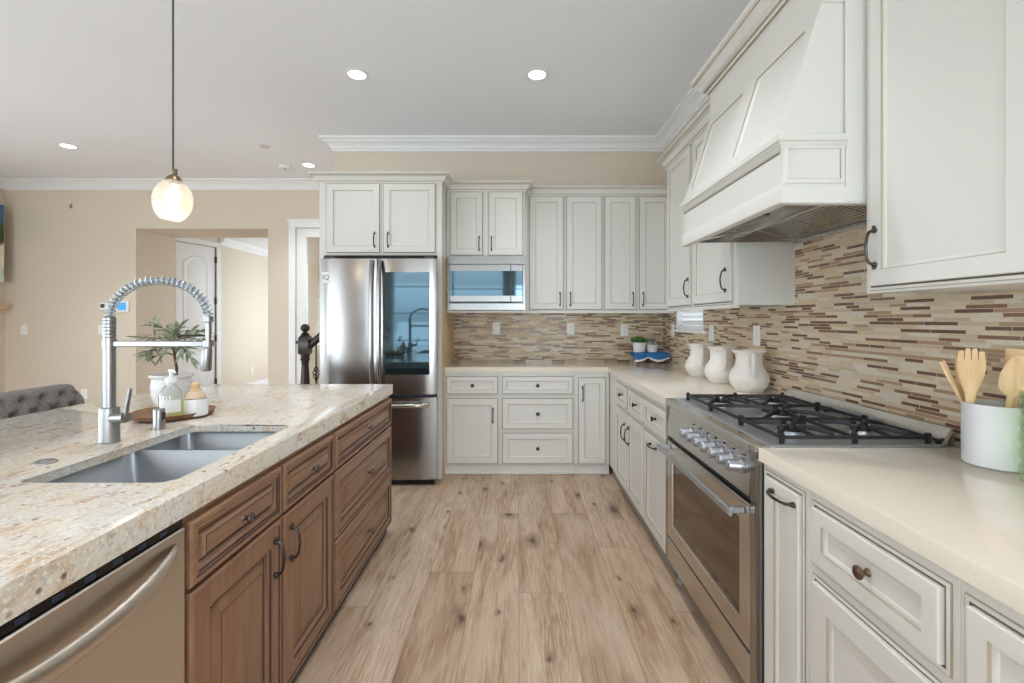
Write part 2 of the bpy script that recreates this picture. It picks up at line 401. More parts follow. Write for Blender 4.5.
# hall beyond: angled wall that holds a door, then a wall running away
A = Vector((-4.877, 6.663)); B = Vector((-4.70, 7.39)); dirv = (B-A).normalized(); nrmv = Vector((dirv.y, -dirv.x))
def Mh(u, d, v): p = A+dirv*u+nrmv*d; return (p.x, p.y, v)
LW = (B-A).length
mb = MB(Mh); mb.box(0, .03, -.12, 0, 0, 2.6); mb.box(LW-.03, LW, -.12, 0, 0, 2.6); mb.box(.03, LW-.03, -.12, 0, 2.45, 2.6); mb.box(-.1, LW, -.2, -.12, 0, 2.6)
mb.M = ident; mb.box(-4.85, -4.70, 7.39, 12.1, 0, 2.6); mb.box(-4.7, OX1+.12, 11.95, 12.1, 0, 2.6)
struct(mb.build('wall_hall', WALL))
mb = MB(); mb.box(-5.05, OX1+.12, 6.663, 12.1, 2.6, 2.7); struct(mb.build('ceiling_hall', CEIL))
mb = MB(); mb.sweep([(-4.70, 7.40), (-4.70, 11.95), (OX1, 11.95)], [(0, 2.49), (.012, 2.49), (.02, 2.505), (.07, 2.56), (.085, 2.575), (.085, 2.6), (0, 2.6)])
struct(mb.build('trim_1', TRIM))
mb = MB(); mb.sweep([(-4.70, 7.40), (-4.70, 11.95), (OX1, 11.95)], [(0, 0), (.016, 0), (.016, .18), (.008, .21), (0, .21)])
struct(mb.build('baseboard_hall', TRIM))
# white arched-panel door in the angled hall wall
dr = thing('door_1', Mh(LW/2, -.03, 0), 'white arch panelled door on black hinges past the hall opening', 'door'); dr['kind'] = 'structure'
mb = MB(Mh); u0, u1 = .035, LW-.06
mb.box(u0, u1, -.05, -.015, .01, 2.44, bev=.003)
def arch_ring(mb, ua, ub, va, vb, rise, d0):
    n = 12; prev = None
    for k, d in ((0, d0), (.012, d0+.008), (.028, d0+.008), (.045, d0-.001), (.07, d0+.004)):
        L = [(ua+k, d, va+k), (ub-k, d, va+k)]
        for j in range(n+1):
            t = j/n; L.append((ub-k+(ua-ub+2*k)*t, d, vb-k+rise*(1-(2*t-1)**2)))
        V = [mb.v(p) for p in L]
        if prev:
            for j in range(len(V)): mb.f([prev[j], prev[(j+1)%len(V)], V[(j+1)%len(V)], V[j]])
        prev = V
    mb.f(prev)
arch_ring(mb, u0+.11, u1-.11, 1.02, 2.17, .10, -.014); arch_ring(mb, u0+.11, u1-.11, .22, .88, 0, -.014)
leaf = mb.build('door_leaf', DOORW, dr)
for z in (.30, .98, 1.56, 2.20):
    mb = MB(Mh); mb.box(u1-.004, u1+.014, -.02, .012, z, z+.10, bev=.003); mb.build('hinge', BRONZE, dr)
mb = MB(Mh); mb.box(u1+.012, LW+.03, -.004, .014, 0, 2.50, bev=.003); mb.box(.0, LW+.03, -.004, .014, 2.445, 2.52, bev=.003); mb.build('casing', DOORW, dr)
# glazed white door left of the refrigerator
dr = thing('door_2', ((DX0+DX1)/2, YR+.03, 0), 'white glazed door with white casing partly hidden by the fridge', 'door'); dr['kind'] = 'structure'
mb = MB(); y0, y1 = YR+.004, YR+.05
for a_, b_, z0, z1 in ((DX0+.004, DX0+.131, .01, 2.487), (DX1-.131, DX1-.004, .01, 2.487), (DX0+.131, DX1-.131, 2.373, 2.487), (DX0+.131, DX1-.131, .01, .25)):
    mb.box(a_, b_, y0, y1, z0, z1, bev=.003)
mb.build('door_leaf', DOORW, dr)
mb = MB(); mb.box(DX0+.131, DX1-.131, YR+.048, YR+.054, .25, 2.373); mb.build('glass_pane', GLASS, dr)
mb = MB()
for a_, b_, z0, z1 in ((DX0-.086, DX0, 0, 2.59), (DX1, DX1+.086, 0, 2.59), (DX0-.0, DX1+.0, DZ, 2.59)):
    mb.box(a_, b_, YR-.018, YR, z0, z1, bev=.004)
mb.box(DX0-.10, DX1+.10, YR-.030, YR, 2.575, 2.60, bev=.004); mb.build('casing', TRIM, dr)
mb = MB(); mb.ball((DX0+.03, YR-.02, 1.03), .022); mb.tube([(DX0+.03, YR+.03, 1.03), (DX0+.03, YR-.02, 1.03)], .01); mb.build('door_knob', BRONZE, dr)
# room past the glazed door
mb = MB(); mb.box(OX1+.12, -2.3, 7.5, 7.6, 0, C); mb.box(-1.1, -.6, 7.5, 7.6, 0, C); mb.box(-2.3, -1.1, 7.5, 7.6, 0, .9); mb.box(-2.3, -1.1, 7.5, 7.6, 2.2, C); mb.box(-.7, -.6, YR+.15, 7.5, 0, C); mb.box(OX1+.12, -.6, YR+.15, 7.6, 2.7, 2.8)  # opening in the back wall is added for the fill lamp
struct(mb.build('wall_beyond', WALL))
# living room left wall with a big window opening, and the wall behind the viewer with window openings
mb = MB(); lw0, lw1 = -1.4, 3.4
for a_, b_, z0, z1 in ((YF-.15, lw0, 0, C), (lw1, YR+.15, 0, C), (lw0, lw1, 0, .3), (lw0, lw1, 2.5, C)):
    mb.box(XL-.15, XL, a_, b_, z0, z1)
struct(mb.build('wall_left', WALL))
mb = MB()
rw = [(-6.3, -4.1), (-2.7, -.3), (-.1, 1.25)]
xs = [XL-.15]+[q for p in rw for q in p]+[XW+.15]
for a_, b_ in zip(xs[::2], xs[1::2]): mb.box(a_, b_, YF-.15, YF, 0, C)
for a_, b_ in rw: mb.box(a_, b_, YF-.15, YF, 0, .3); mb.box(a_, b_, YF-.15, YF, 2.6, C)
struct(mb.build('wall_rear', WALL))
def frame_window(name, M, u0, u1, v0, v1, cols, rows):
    mb = MB(M); w = .05
    mb.box(u0, u0+w, -.09, .02, v0, v1); mb.box(u1-w, u1, -.09, .02, v0, v1); mb.box(u0, u1, -.09, .02, v0, v0+w); mb.box(u0, u1, -.09, .02, v1-w, v1)
    for k in range(1, cols): c = u0+(u1-u0)*k/cols; mb.box(c-.02, c+.02, -.07, -.01, v0+w, v1-w)
    for k in range(1, rows): c = v0+(v1-v0)*k/rows; mb.box(u0+w, u1-w, -.065, -.015, c-.012, c+.012)
    return struct(mb.build(name, TRIM))
for k, (a_, b_) in enumerate(rw): frame_window('window_%d' % (k+2), lambda u, d, v: (u, YF+d, v), a_, b_, .3, 2.6, 2, 4)
frame_window('window_5', lambda u, d, v: (XL+d, u, v), lw0, lw1, .3, 2.5, 4, 3)
mb = MB()
for k in range(24): z = .42+k*.088; mb.box(-2.64, -.36, YF-.035, YF-.003, z, z+.003)
bl_ = mb.build('blinds', TRIM, bpy.data.objects['window_3'])
# small window between the wall cabinets, with white blinds
Mw = lambda u, d, v: (XW-d, u, v)
wn_ = thing('window_1', (XW, (WY0+WY1)/2, WZ0), 'small window with white blinds in the tiled corner', 'window'); wn_['kind'] = 'structure'
mb = MB(Mw); w = .035
for q in ((WY0-.0, WY0+w, WZ0, WZ1), (WY1-w, WY1, WZ0, WZ1), (WY0+w, WY1-w, WZ0, WZ0+w), (WY0+w, WY1-w, WZ1-w, WZ1)): mb.box(q[0], q[1], -.1, .003, q[2], q[3], bev=.003)
mb.build('window_frame', TRIM, wn_)
mb = MB(Mw); mb.box(WY0-.07, WY1+.015, .0, .03, WZ0-.025, WZ0, bev=.004); mb.build('window_sill', TRIM, wn_)
mb = MB(Mw); mb.box(WY0+w, WY1-w, -.085, -.08, WZ0+w, WZ1-w); mb.build('glass_pane', GLASS, wn_)
BLIND = painted('blind_white', srgb(245, 246, 247), .5)
mb = MB(Mw)
z = WZ0+w+.02
while z < WZ1-w-.02:
    mb.loft([[(WY0+w+.004, -.062, z-.016), (WY0+w+.004, -.060, z-.017), (WY0+w+.004, -.014, z+.020), (WY0+w+.004, -.016, z+.021)],
             [(WY1-w-.004, -.062, z-.016), (WY1-w-.004, -.060, z-.017), (WY1-w-.004, -.014, z+.020), (WY1-w-.004, -.016, z+.021)]])
    z += .042
bl = mb.build('blinds', BLIND, wn_)
# crown moulding all the way round, and baseboards
def crown_prof(top, h, p):
    return [(0, top-h), (p*.13, top-h), (p*.13, top-h*.84), (p*.24, top-h*.80), (p*.30, top-h*.66), (p*.44, top-h*.50), (p*.66, top-h*.40), (p*.80, top-h*.34), (p*.80, top-h*.24), (p*.90, top-h*.20), (p, top-h*.16), (p, top), (0, top)]
mb = MB(); mb.sweep([(XL, YF), (XL, YR), (XE, YR), (XE, YB), (XW, YB), (XW, YF)], crown_prof(C, .118, .105)); struct(mb.build('trim_2', TRIM))
bp = [(0, 0), (.016, 0), (.016, .11), (.007, .14), (0, .14)]
mb = MB(); mb.sweep([(XL, YF), (XL, YR), (OX0, YR)], bp); mb.sweep([(OX1, YR), (DX0-.09, YR)], bp); struct(mb.build('baseboard_far', TRIM))

# ------------------------------------------------------------------ cabinets
def door_geo(mb, u0, u1, v0, v1, style, fw):
    if style == 'white':
        t = .014
        mb.rings(u0, u1, v0, v1, [(-.0145, 0), (-.0145, .0025), (-.0125, .0035), (-.0045, .0035), (-.0035, .001), (.0005, .001), (.0005, t-.002), (.0025, t), (fw, t), (fw+.003, t-.005), (fw+.007, t-.006), (fw+.012, t-.010)],
                 [1, 1, 0, 2, 2, 0, 0, 0, 1, 0, 0], 0)
    else:
        t = .02; bw = .032 if v1-v0 > .2 else .014
        mb.rings(u0, u1, v0, v1, [(0, 0), (0, t-.005), (.005, t), (.016, t), (.019, t-.003), (.023, t-.002), (fw-.018, t-.001), (fw-.014, t-.007), (fw-.006, t-.013), (fw, t-.015), (fw+.004, t-.016), (fw+bw, t-.003), (fw+bw+.003, t-.003), (fw+bw+.006, t-.002)],
                 [0, 0, 0, 1, 0, 0, 1, 0, 0, 1, 0, 1, 0], 0)
    return t
def pull(M, u, v, d, parent, vert=True, L=.105, mat=None):
    mb = MB(); h = L/2; pts = []
    def P(s, o): return M(u, d+o, v+s) if vert else M(u+s, d+o, v)
    for s, o in ((-1, .0), (-1, .010), (-.88, .021), (-.6, .027), (0, .031), (.6, .027), (.88, .021), (1, .010), (1, .0)): pts.append(P(s*h, o))
    mb.tube(pts, [.0055, .0055, .0045, .0042, .0048, .0042, .0045, .0055, .0055], 8)
    for s in (-1, 1): mb.ball(P(s*h, .004), .0085, 10); mb.ball(P(s*(h+.010), .006), .0055, 8)
    return mb.build('handle', mat or BRONZE, parent)
def knob(M, u, v, d, parent, r=.0155, mat=None):
    c = Vector(M(u, d, v)); ax = (Vector(M(u, d+1, v))-c).normalized(); q = ax.to_track_quat('Z', 'Y').to_matrix()
    mb = MB(); mb.lathe([(0, 0), (r*.6, 0), (r*.55, .003), (r*.36, .006), (r*.36, .014), (r*.8, .018), (r, .022), (r*.95, .026), (r*.6, .029), (r*.5, .028), (0, .028)], c, 18, 0, q)
    return mb.build('knob', mat or BRONZE, parent)
def cabinet(name, label, cat, M, u0, u1, v0, v1, depth, fronts, style='white', toe=None, group=None, fwd=.052, mats=None, hollow=False, extra=None):
    """fronts: (kind, u0, u1, v0, v1, hardware); hardware: ('pull'|'hpull'|'knob', u, v) or None"""
    c = M((u0+u1)/2, -depth/2, 0 if toe else v0); root = thing(name, c, label, cat, group)
    mt = mats or [CREAM, GLAZE, GAP]
    mb = MB(M)
    if hollow:                                   # open-topped box so that a sink can hang inside
        a_, b_, w_ = u0+.0004, u1-.0004, .018
        V = [[mb.v((u, d, v)) for u, d in ((a_, -depth), (a_, 0), (b_, 0), (b_, -depth))] for v in (v0, v1)]
        I = [[mb.v((u, d, v)) for u, d in ((a_+w_, -depth+w_), (a_+w_, -w_), (b_-w_, -w_), (b_-w_, -depth+w_))] for v in (v0+w_, v1)]
        mb.f(V[0]); mb.f(I[0])
        for k in range(4):
            q = (k+1) % 4; mb.f([V[0][k], V[0][q], V[1][q], V[1][k]]); mb.f([I[0][k], I[0][q], I[1][q], I[1][k]]); mb.f([V[1][k], V[1][q], I[1][q], I[1][k]])
    else: mb.box(u0+.0004, u1-.0004, -depth, 0, v0, v1, bev=.0015)
    mb.build('carcass', mt, root)
    if toe: mb = MB(M); mb.box(u0+.001, u1-.001, -depth, -toe[0], .001, v0); mb.build('toe_kick', toe[1], root)
    for kind, a_, b_, z0, z1, hw in fronts:
        mb = MB(M); fw = fwd if kind == 'door' else fwd*(.62 if style == 'white' else .5)
        if z1-z0 > .2 and kind == 'drawer': fw = fwd*.85
        mm = mt
        if style != 'white' and kind == 'drawer': mm = [ISLAND_H, mt[1]]
        t = door_geo(mb, a_, b_, z0, z1, style, fw); p = mb.build(kind, mm, root)
        if hw:
            tt = t-.010 if (style == 'white' and kind == 'drawer') else t
            if style != 'white' and kind == 'drawer': tt = t-.003
            if hw[0] == 'knob': knob(M, hw[1], hw[2], tt, p, mat=hw[3] if len(hw) > 3 else None)
            else: pull(M, hw[1], hw[2], t, p, hw[0] == 'pull', mat=hw[3] if len(hw) > 3 else None)
    if extra: extra(root)
    return root
Mback = lambda y: (lambda u, d, v: (u, y-d, v))
Mright = lambda x: (lambda u, d, v: (x-d, u, v))
Misl = lambda x: (lambda u, d, v: (x+d, u, v))
CT = 2.52
def cab_crown(root, path, top=CT, h=.075, p=.065):
    mb = MB(); mb.sweep(path, [(0, top-h), (.012, top-h), (.014, top-h*.86), (.020, top-h*.80), (p*.55, top-h*.38), (p*.85, top-h*.26), (p*.85, top-h*.18), (p, top-h*.15), (p, top), (0, top)], [0, 0, 1, 0, 0, 1, 0, 0, 0, 0, 0])
    return mb.build('crown_moulding', [CREAM, GLAZE], root)

# refrigerator surround: cupboard above with tall side panels
M = Mback(3.88)
def ex(root):
    for a_, b_, nm in ((-1.64, -1.60, 'l'), (-.666, -.628, 'r')):
        mb = MB(M); mb.box(a_, b_, -(YB-3.88)+.01, 0, .001, 1.85, bev=.002)
        if nm == 'r':
            for f in mb.bm.faces:
                if f.normal.length == 0: f.normal_update()
                if all(v.co.x > b_-.004 for v in f.verts): f.material_index = 1
        o = mb.build('side_panel', [CREAM, TANSIDE], root)
    cab_crown(root, [(-1.64, YB-.01), (-1.64, 3.88), (-.628, 3.88), (-.628, YB-.01)])
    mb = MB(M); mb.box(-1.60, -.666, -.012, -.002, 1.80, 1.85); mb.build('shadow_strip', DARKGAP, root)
cabinet('fridge_cabinet', 'deep cream cupboard over the refrigerator with tall side panels', 'cabinet', M, -1.64, -.628, 1.85, CT-.01, YB-3.88-.01,
    [('door', -1.573, -1.141, 1.873, 2.437, ('pull', -1.180, 1.975)), ('door', -1.108, -.684, 1.873, 2.437, ('pull', -1.068, 1.975))], extra=ex)
# microwave cupboard
M = Mback(4.13)
def ex(root):
    mb = MB(M)
    mb.box(-.626, -.585, -(YB-4.13)+.009, 0, 1.38, 1.87); mb.box(.040, .063, -(YB-4.13)+.009, 0, 1.38, 1.87); mb.box(-.585, .040, -(YB-4.13)+.009, 0, 1.38, 1.398)
    mb.box(-.585, .040, -(YB-4.13)+.009, -(YB-4.13)+.02, 1.398, 1.87)
    mb.build('microwave_niche', CREAM, root)
    cab_crown(root, [(-.626, 4.13), (.063, 4.13), (.063, YB-.01)])
cabinet('microwave_cabinet', 'cream two-door wall cupboard right above the microwave', 'cabinet', M, -.626, .063, 1.87, CT-.01, YB-4.13-.01,
    [('door', -.592, -.312, 1.885, 2.437, ('pull', -.340, 1.985)), ('door', -.254, .040, 1.885, 2.437, ('pull', -.232, 1.985))], extra=ex)
# wall cupboards on the back wall
M = Mback(4.28); zb = 1.378
def mkex(path):
    def ex(root): cab_crown(root, path)
    return ex
def railed(M, a_, b_, dep):
    def g(root): mb = MB(M); mb.box(a_+.001, b_-.001, -.02, .004, 1.378, 1.398, bev=.002); mb.build('light_rail', CREAM, root)
    return g
def both(*fs):
    def g(root):
        for f in fs: f(root)
    return g
cabinet('wall_cabinet', 'cream two-door back wall cupboard beside the microwave', 'cabinet', M, .064, .775, 1.398, CT-.01, YB-4.28-.001,
    [('door', .107, .409, 1.413, 2.437, ('pull', .381, 1.505)), ('door', .443, .760, 1.413, 2.437, ('pull', .475, 1.505))], extra=both(mkex([(.131, 4.28), (.775, 4.28)]), railed(M, .064, .775, .3)))
cabinet('wall_cabinet', 'cream two-door back wall cupboard in the corner, partly behind the right wall cupboards', 'cabinet', M, .775, XW-.001, 1.398, CT-.01, YB-4.28-.001,
    [('door', .790, 1.068, 1.413, 2.437, ('pull', 1.043, 1.505)), ('door', 1.106, 1.385, 1.413, 2.437, ('pull', 1.135, 1.505))], extra=both(mkex([(.775, 4.28), (XW, 4.28)]), railed(M, .775, XW, .3)))
# wall cupboards on the right wall
XU = 1.117; M = Mright(XU)
def ex(root):
    cab_crown(root, [(XW, 3.507), (XU, 3.507), (XU, 2.414)])
    mb = MB(M); mb.box(2.415, 3.506, -.02, .004, 1.38, 1.398, bev=.002); mb.build('light_rail', CREAM, root)
    mb = MB(); mb.box(XU+.012, XW-.009, 2.409, 2.414, 1.395, 1.70); mb.build('end_panel', CREAM, root)
cabinet('wall_cabinet', 'cream two-door right wall cupboard past the range hood', 'cabinet', M, 2.414, 3.507, 1.398, CT-.01, XW-XU-.009,
    [('door', 3.035, 3.475, 1.415, 2.44, ('pull', 3.045, 1.525)), ('door', 2.452, 2.965, 1.415, 2.44, ('pull', 2.495, 1.53))], extra=ex)
def ex(root):
    cab_crown(root, [(XU, 1.5065), (XU, .52)])
cabinet('wall_cabinet', 'large cream wall cupboard nearest the viewer, right of the hood', 'cabinet', M, .52, 1.5065, 1.402, CT-.01, XW-XU-.009,
    [('door', 1.015, 1.478, 1.424, 2.44, ('pull', 1.450, 1.542)), ('door', .54, 1.000, 1.418, 2.44, ('pull', .567, 1.552))], extra=ex, fwd=.048)

# base cabinets, back run
M = Mback(4.0); B0, B1 = .087, .873; dep = YB-4.0-.009
TOE = (.018, CREAM)
def shoe(M, a_, b_, o):
    def g(root): mb = MB(M); mb.box(a_+.001, b_-.001, -o, -o+.012, .001, .018, bev=.003); mb.build('shoe_moulding', CREAM, root)
    return g
cabinet('base_cabinet', 'cream base cupboard with one drawer and one door right of the refrigerator', 'cabinet', M, -.627, -.152, B0, B1, dep,
    [('drawer', -.604, -.174, .690, .832, ('knob', -.386, .760)), ('door', -.604, -.174, .100, .647, ('pull', -.212, .505))], toe=TOE, extra=shoe(M, -.627, -.152, .018))
cabinet('base_cabinet', 'cream base cabinet of three stacked drawers on the back wall', 'cabinet', M, -.152, .483, B0, B1, dep,
    [('drawer', -.130, .463, .690, .832, ('knob', .167, .760)), ('drawer', -.130, .463, .394, .647, ('knob', .167, .520)), ('drawer', -.130, .463, .100, .352, ('knob', .167, .226))], toe=TOE, extra=shoe(M, -.152, .483, .018))
cabinet('base_cabinet', 'narrow cream base cupboard with one tall door in the corner', 'cabinet', M, .483, .7785, B0, B1, dep,
    [('door', .517, .741, .100, .823, ('pull', .548, .690))], toe=TOE, extra=shoe(M, .483, .7785, .018), fwd=.045)
# base cabinets, right run past the range
XB = .779; M = Mright(XB); dep = XW-XB-.009; TOER = (.025, painted('toe_grey', srgb(150, 146, 140), .6))
cabinet('base_cabinet', 'cream two-door, two-drawer base cabinet on the right run past the range', 'cabinet', M, 2.882, 3.985, B0, B1, dep,
    [('drawer', 3.342, 3.680, .690, .832, ('knob', 3.50, .760)), ('drawer', 2.906, 3.258, .690, .832, ('knob', 3.08, .760)),
     ('door', 3.320, 3.680, .100, .647, ('pull', 3.365, .515)), ('door', 2.906, 3.290, .100, .647, ('pull', 3.245, .515))], toe=TOER)
cabinet('base_cabinet', 'cream base cabinet with drawer and pull-out front against the far side of range', 'cabinet', M, 2.412, 2.882, B0, B1, dep,
    [('drawer', 2.440, 2.858, .690, .832, ('knob', 2.645, .760)), ('door', 2.440, 2.858, .100, .647, ('hpull', 2.65, .605))], toe=TOER)
# base cabinets, right run on the near side of the range
cabinet('base_cabinet', 'narrow cream pull-out base cabinet against the near side of range', 'cabinet', M, 1.257, 1.489, B0, B1, dep,
    [('door', 1.285, 1.459, .100, .838, ('hpull', 1.356, .806))], toe=TOER, fwd=.05)
cabinet('base_cabinet', 'cream base cabinet with one knobbed drawer near the bottom right of the photo', 'cabinet', M, .828, 1.257, B0, B1, dep,
    [('drawer', .856, 1.225, .690, .832, ('knob', 1.040, .760, AGED)), ('door', .856, 1.225, .100, .640, ('pull', .89, .52))], toe=TOER, fwd=.058)
cabinet('base_cabinet', 'cream base cabinet cut off by the bottom right corner of the photo', 'cabinet', M, -.5, .828, B0, B1, dep,
    [('drawer', .38, .803, .690, .832, ('knob', .59, .760, AGED)), ('door', .38, .803, .100, .640, ('pull', .42, .52)),
     ('drawer', -.47, .35, .690, .832, ('knob', -.05, .760, AGED)), ('door', -.47, .35, .100, .640, ('pull', .30, .52))], toe=TOER, fwd=.058)

# quartz worktops
def slab(polys, z0, z1, name, mat, bev=.003):
    mb = MB()
    for p in polys: mb.prism(p, 'z', z0, z1)
    es = [e for e in mb.bm.edges if abs(e.verts[0].co.z-e.verts[1].co.z) < 1e-6 and abs(e.verts[0].co.z-z1) < 1e-6]
    bmesh.ops.bevel(mb.bm, geom=es, offset=bev, segments=2, profile=.5, affect='EDGES')
    return mb.build(name, mat)
XC = .762; wx = XW-.009; wy = YB-.009
o = slab([[(-.626, 3.985), (XC, 3.985), (XC, 2.413), (wx, 2.413), (wx, wy), (-.626, wy)]], .874, .915, 'countertop', QUARTZ)
rebase(tag(o, 'L-shaped cream quartz worktop in the far corner, beyond the range', 'countertop', 'quartz worktops'), (.8, 4.3, .874))
o = slab([[(XC, -.5), (wx, -.5), (wx, 1.488), (XC, 1.488)]], .874, .915, 'countertop', QUARTZ)
rebase(tag(o, 'cream quartz worktop nearest the viewer, under the utensil crock', 'countertop', 'quartz worktops'), (1.1, .5, .874))
# ------------------------------------------------------------------ island
M = Misl(-.803); XI = -.803; IB0, IB1 = .055, .852; idep = .95
imats = [ISLAND, ISLAND_G]; TOEI = (.012, GREYDARK)
cabinet('island_cabinet', 'brown island base cabinet below the sink with two doors and two drawers', 'cabinet', M, 1.120, 2.013, IB0, IB1, idep,
    [('drawer', 1.128, 1.562, .672, .832, ('knob', 1.345, .752, PEWTER)), ('drawer', 1.576, 2.005, .672, .832, ('knob', 1.79, .752, PEWTER)),
     ('door', 1.128, 1.562, .064, .660, ('pull', 1.515, .550)), ('door', 1.576, 2.005, .064, .660, ('pull', 1.622, .550))], style='raised', hollow=True, toe=TOEI, fwd=.085, mats=imats)
cabinet('island_cabinet', 'brown island cabinet of three drawers at the far end near fridge', 'cabinet', M, 2.013, 2.925, IB0, IB1, idep,
    [('drawer', 2.022, 2.916, .672, .832, ('knob', 2.47, .752, PEWTER)), ('drawer', 2.022, 2.916, .372, .662, ('knob', 2.47, .520, PEWTER)),
     ('drawer', 2.022, 2.916, .064, .362, ('knob', 2.47, .212, PEWTER))], style='raised', toe=TOEI, fwd=.085, mats=imats)
cabinet('island_cabinet', 'brown island end cabinet on the near side of the dishwasher', 'cabinet', M, -.32, .500, IB0, IB1, idep,
    [('drawer', -.30, .490, .672, .832, ('knob', .10, .752, PEWTER)), ('door', -.30, .490, .064, .660, ('pull', .44, .55))], style='raised', toe=TOEI, fwd=.085, mats=imats)
# granite top with the sink cut out
SX0, SX1, SY0, SY1 = -1.250, -.868, 1.162, 1.808
def rounded(x0, x1, y0, y1, r, n=5):
    P = []
    for cx_, cy_, a0 in ((x1-r, y1-r, 0), (x0+r, y1-r, 90), (x0+r, y0+r, 180), (x1-r, y0+r, 270)):
        for k in range(n+1): t = math.radians(a0+90*k/n); P.append((cx_+r*math.cos(t), cy_+r*math.sin(t)))
    return P
hole = rounded(SX0, SX1, SY0, SY1, .03)
outer = [(-.785, -.35), (-.785, 2.948), (-1.93, 2.948)]
for k in range(1, 8):
    t = k/8; outer.append((-1.93-.165*math.sin(t*PI/2)-.0*t, 2.948-.75*t+.0))
outer += [(-2.097, 2.15), (-2.10, -.35)]
mb = MB()
def face_with_hole(mb, z, zh):
    ov = [mb.v((x, y, z)) for x, y in outer]; hv = [mb.v((x, y, zh)) for x, y in hole]
    es = [mb.bm.edges.new((ov[i], ov[(i+1)%len(ov)])) for i in range(len(ov))]+[mb.bm.edges.new((hv[i], hv[(i+1)%len(hv)])) for i in range(len(hv))]
    bmesh.ops.triangle_fill(mb.bm, use_beauty=True, use_dissolve=False, edges=es)
    return ov, hv
ot, ht = face_with_hole(mb, .915, .915); ob_, hb = face_with_hole(mb, .855, .889)     # 3 cm slab with a deeper mitred front edge
for a_, b_ in ((ot, ob_), (ht, hb)):
    for i in range(len(a_)): mb.f([a_[i], a_[(i+1)%len(a_)], b_[(i+1)%len(b_)], b_[i]])
es = []
for L in (ot, ht):
    for i in range(len(L)):
        e_ = mb.bm.edges.get((L[i], L[(i+1)%len(L)]))
        if e_: es.append(e_)
bmesh.ops.bevel(mb.bm, geom=es, offset=.004, segments=2, profile=.5, affect='EDGES')
o = mb.build('island_countertop', GRANITE); rebase(tag(o, 'beige speckled granite island top with sink cut-out', 'countertop'), (-1.4, 1.4, .855))

# double bowl sink hung below the granite
sk = thing('kitchen_sink', ((SX0+SX1)/2, (SY0+SY1)/2, .64), 'double bowl stainless steel sink set into the granite island', 'sink')
def bowl(x0, x1, y0, y1, zt, zb):
    mb = MB(); mb_loops = []
    for ins, z, r in ((-.006, zt, .04), (.0, zt-.004, .04), (.004, zb+.06, .045), (.012, zb+.022, .05), (.04, zb+.003, .06), (.09, zb, .06)):
        mb_loops.append([(x, y, z) for x, y in rounded(x0+ins, x1-ins, y0+ins, y1-ins, min(r, (x1-x0)/2-ins-.01, (y1-y0)/2-ins-.01))])
    mb.loft(mb_loops, 0, caps=False); mb.f([mb.v(p) for p in mb_loops[-1]])
    return mb
DV = 1.565
for y0, y1 in ((SY0-.012, DV-.008), (DV+.008, SY1+.012)):
    b = bowl(SX0-.04, SX1+.025, y0, y1, .886, .68); bo = b.build('bowl', STEEL_SINK, sk, ang=60)
    cx_, cy_ = (SX0+SX1)/2-.05, (y0+y1)/2
    mb = MB(); mb.lathe([(0, .681), (.03, .682), (.036, .684), (.044, .687), (.046, .684), (.046, .680), (0, .680)], (cx_, cy_, 0), 24); mb.build('drain', CHROME, sk)
mb = MB(); mb.box(SX0-.035, SX1+.02, DV-.0075, DV+.0075, .72, .884, bev=.005); mb.build('divider', STEEL_SINK, sk)

# dishwasher
dw = thing('dishwasher', (-1.1, .81, 0), 'stainless steel dishwasher built into the island', 'dishwasher')
mb = MB(M); mb.box(.502, 1.118, -.58, -.012, .08, .85); mb.build('body', GREYDARK, dw)
mb = MB(M); mb.box(.508, 1.112, -.01, .016, .09, .829, bev=.003); do = mb.build('door', STEEL_DW, dw)
mb = MB(M); mb.box(.508, 1.112, -.010, .010, .831, .851, bev=.002); cp = mb.build('control_strip', BLACK, dw)
for k in range(9):
    mb = MB(M); u = .56+k*.06; mb.box(u, u+.022, -.004, .0106, .8355, .846); mb.build('button', Mat('touch_button', srgb(34, 50, 72), .3).m if k == 0 else bpy.data.materials['touch_button'], cp)
mb = MB(M); loops = []
for k in range(33):
    t = -1+2*k/32; u = .81+t*.272; e_ = max(0, 1-abs(t)**6)**.5; d = .0165+.034*max(0, 1-abs(t)**3)**.8; vz = .800-.044*(1-t*t)
    hv, hd = .004+.017*e_, .003+.010*e_
    loops.append([(u, d+hd*math.sin(2*PI*q/16)*(1 if math.sin(2*PI*q/16) > 0 else .5), vz+hv*math.cos(2*PI*q/16)) for q in range(16)])
mb.loft(loops); mb.build('handle', STEEL_DW, do, ang=70)
mb = MB(M); mb.box(.508, 1.112, -.05, -.03, .002, .09); mb.build('toe_kick', BLACK, dw)

# ------------------------------------------------------------------ pull-down kitchen faucet
FX, FY, FZ = -1.347, 1.55, .915
fa = thing('kitchen_faucet', (FX, FY, FZ), 'tall spring-neck pull-down faucet in brushed nickel behind sink', 'faucet')
mb = MB(); mb.lathe([(0, 0), (.029, 0), (.0295, .004), (.0275, .007), (.0275, .112), (.026, .116), (0, .116)], (FX, FY, FZ), 32); mb.build('base', NICKEL, fa)
mb = MB(); mb.lathe([(0, .1165), (.0172, .1165), (.0172, .335), (0, .335)], (FX, FY, FZ), 28); mb.build('column', NICKEL, fa)
mb = MB(); pr = [(0, .3355)]
for k in range(7): z = .336+k*.011; pr += [(.0155, z), (.0178, z+.0012), (.0178, z+.0085), (.0155, z+.0100)]
pr += [(.0165, .413), (.014, .416), (0, .416)]
mb.lathe(pr, (FX, FY, FZ), 24); mb.build('ribbed_collar', NICKEL, fa)
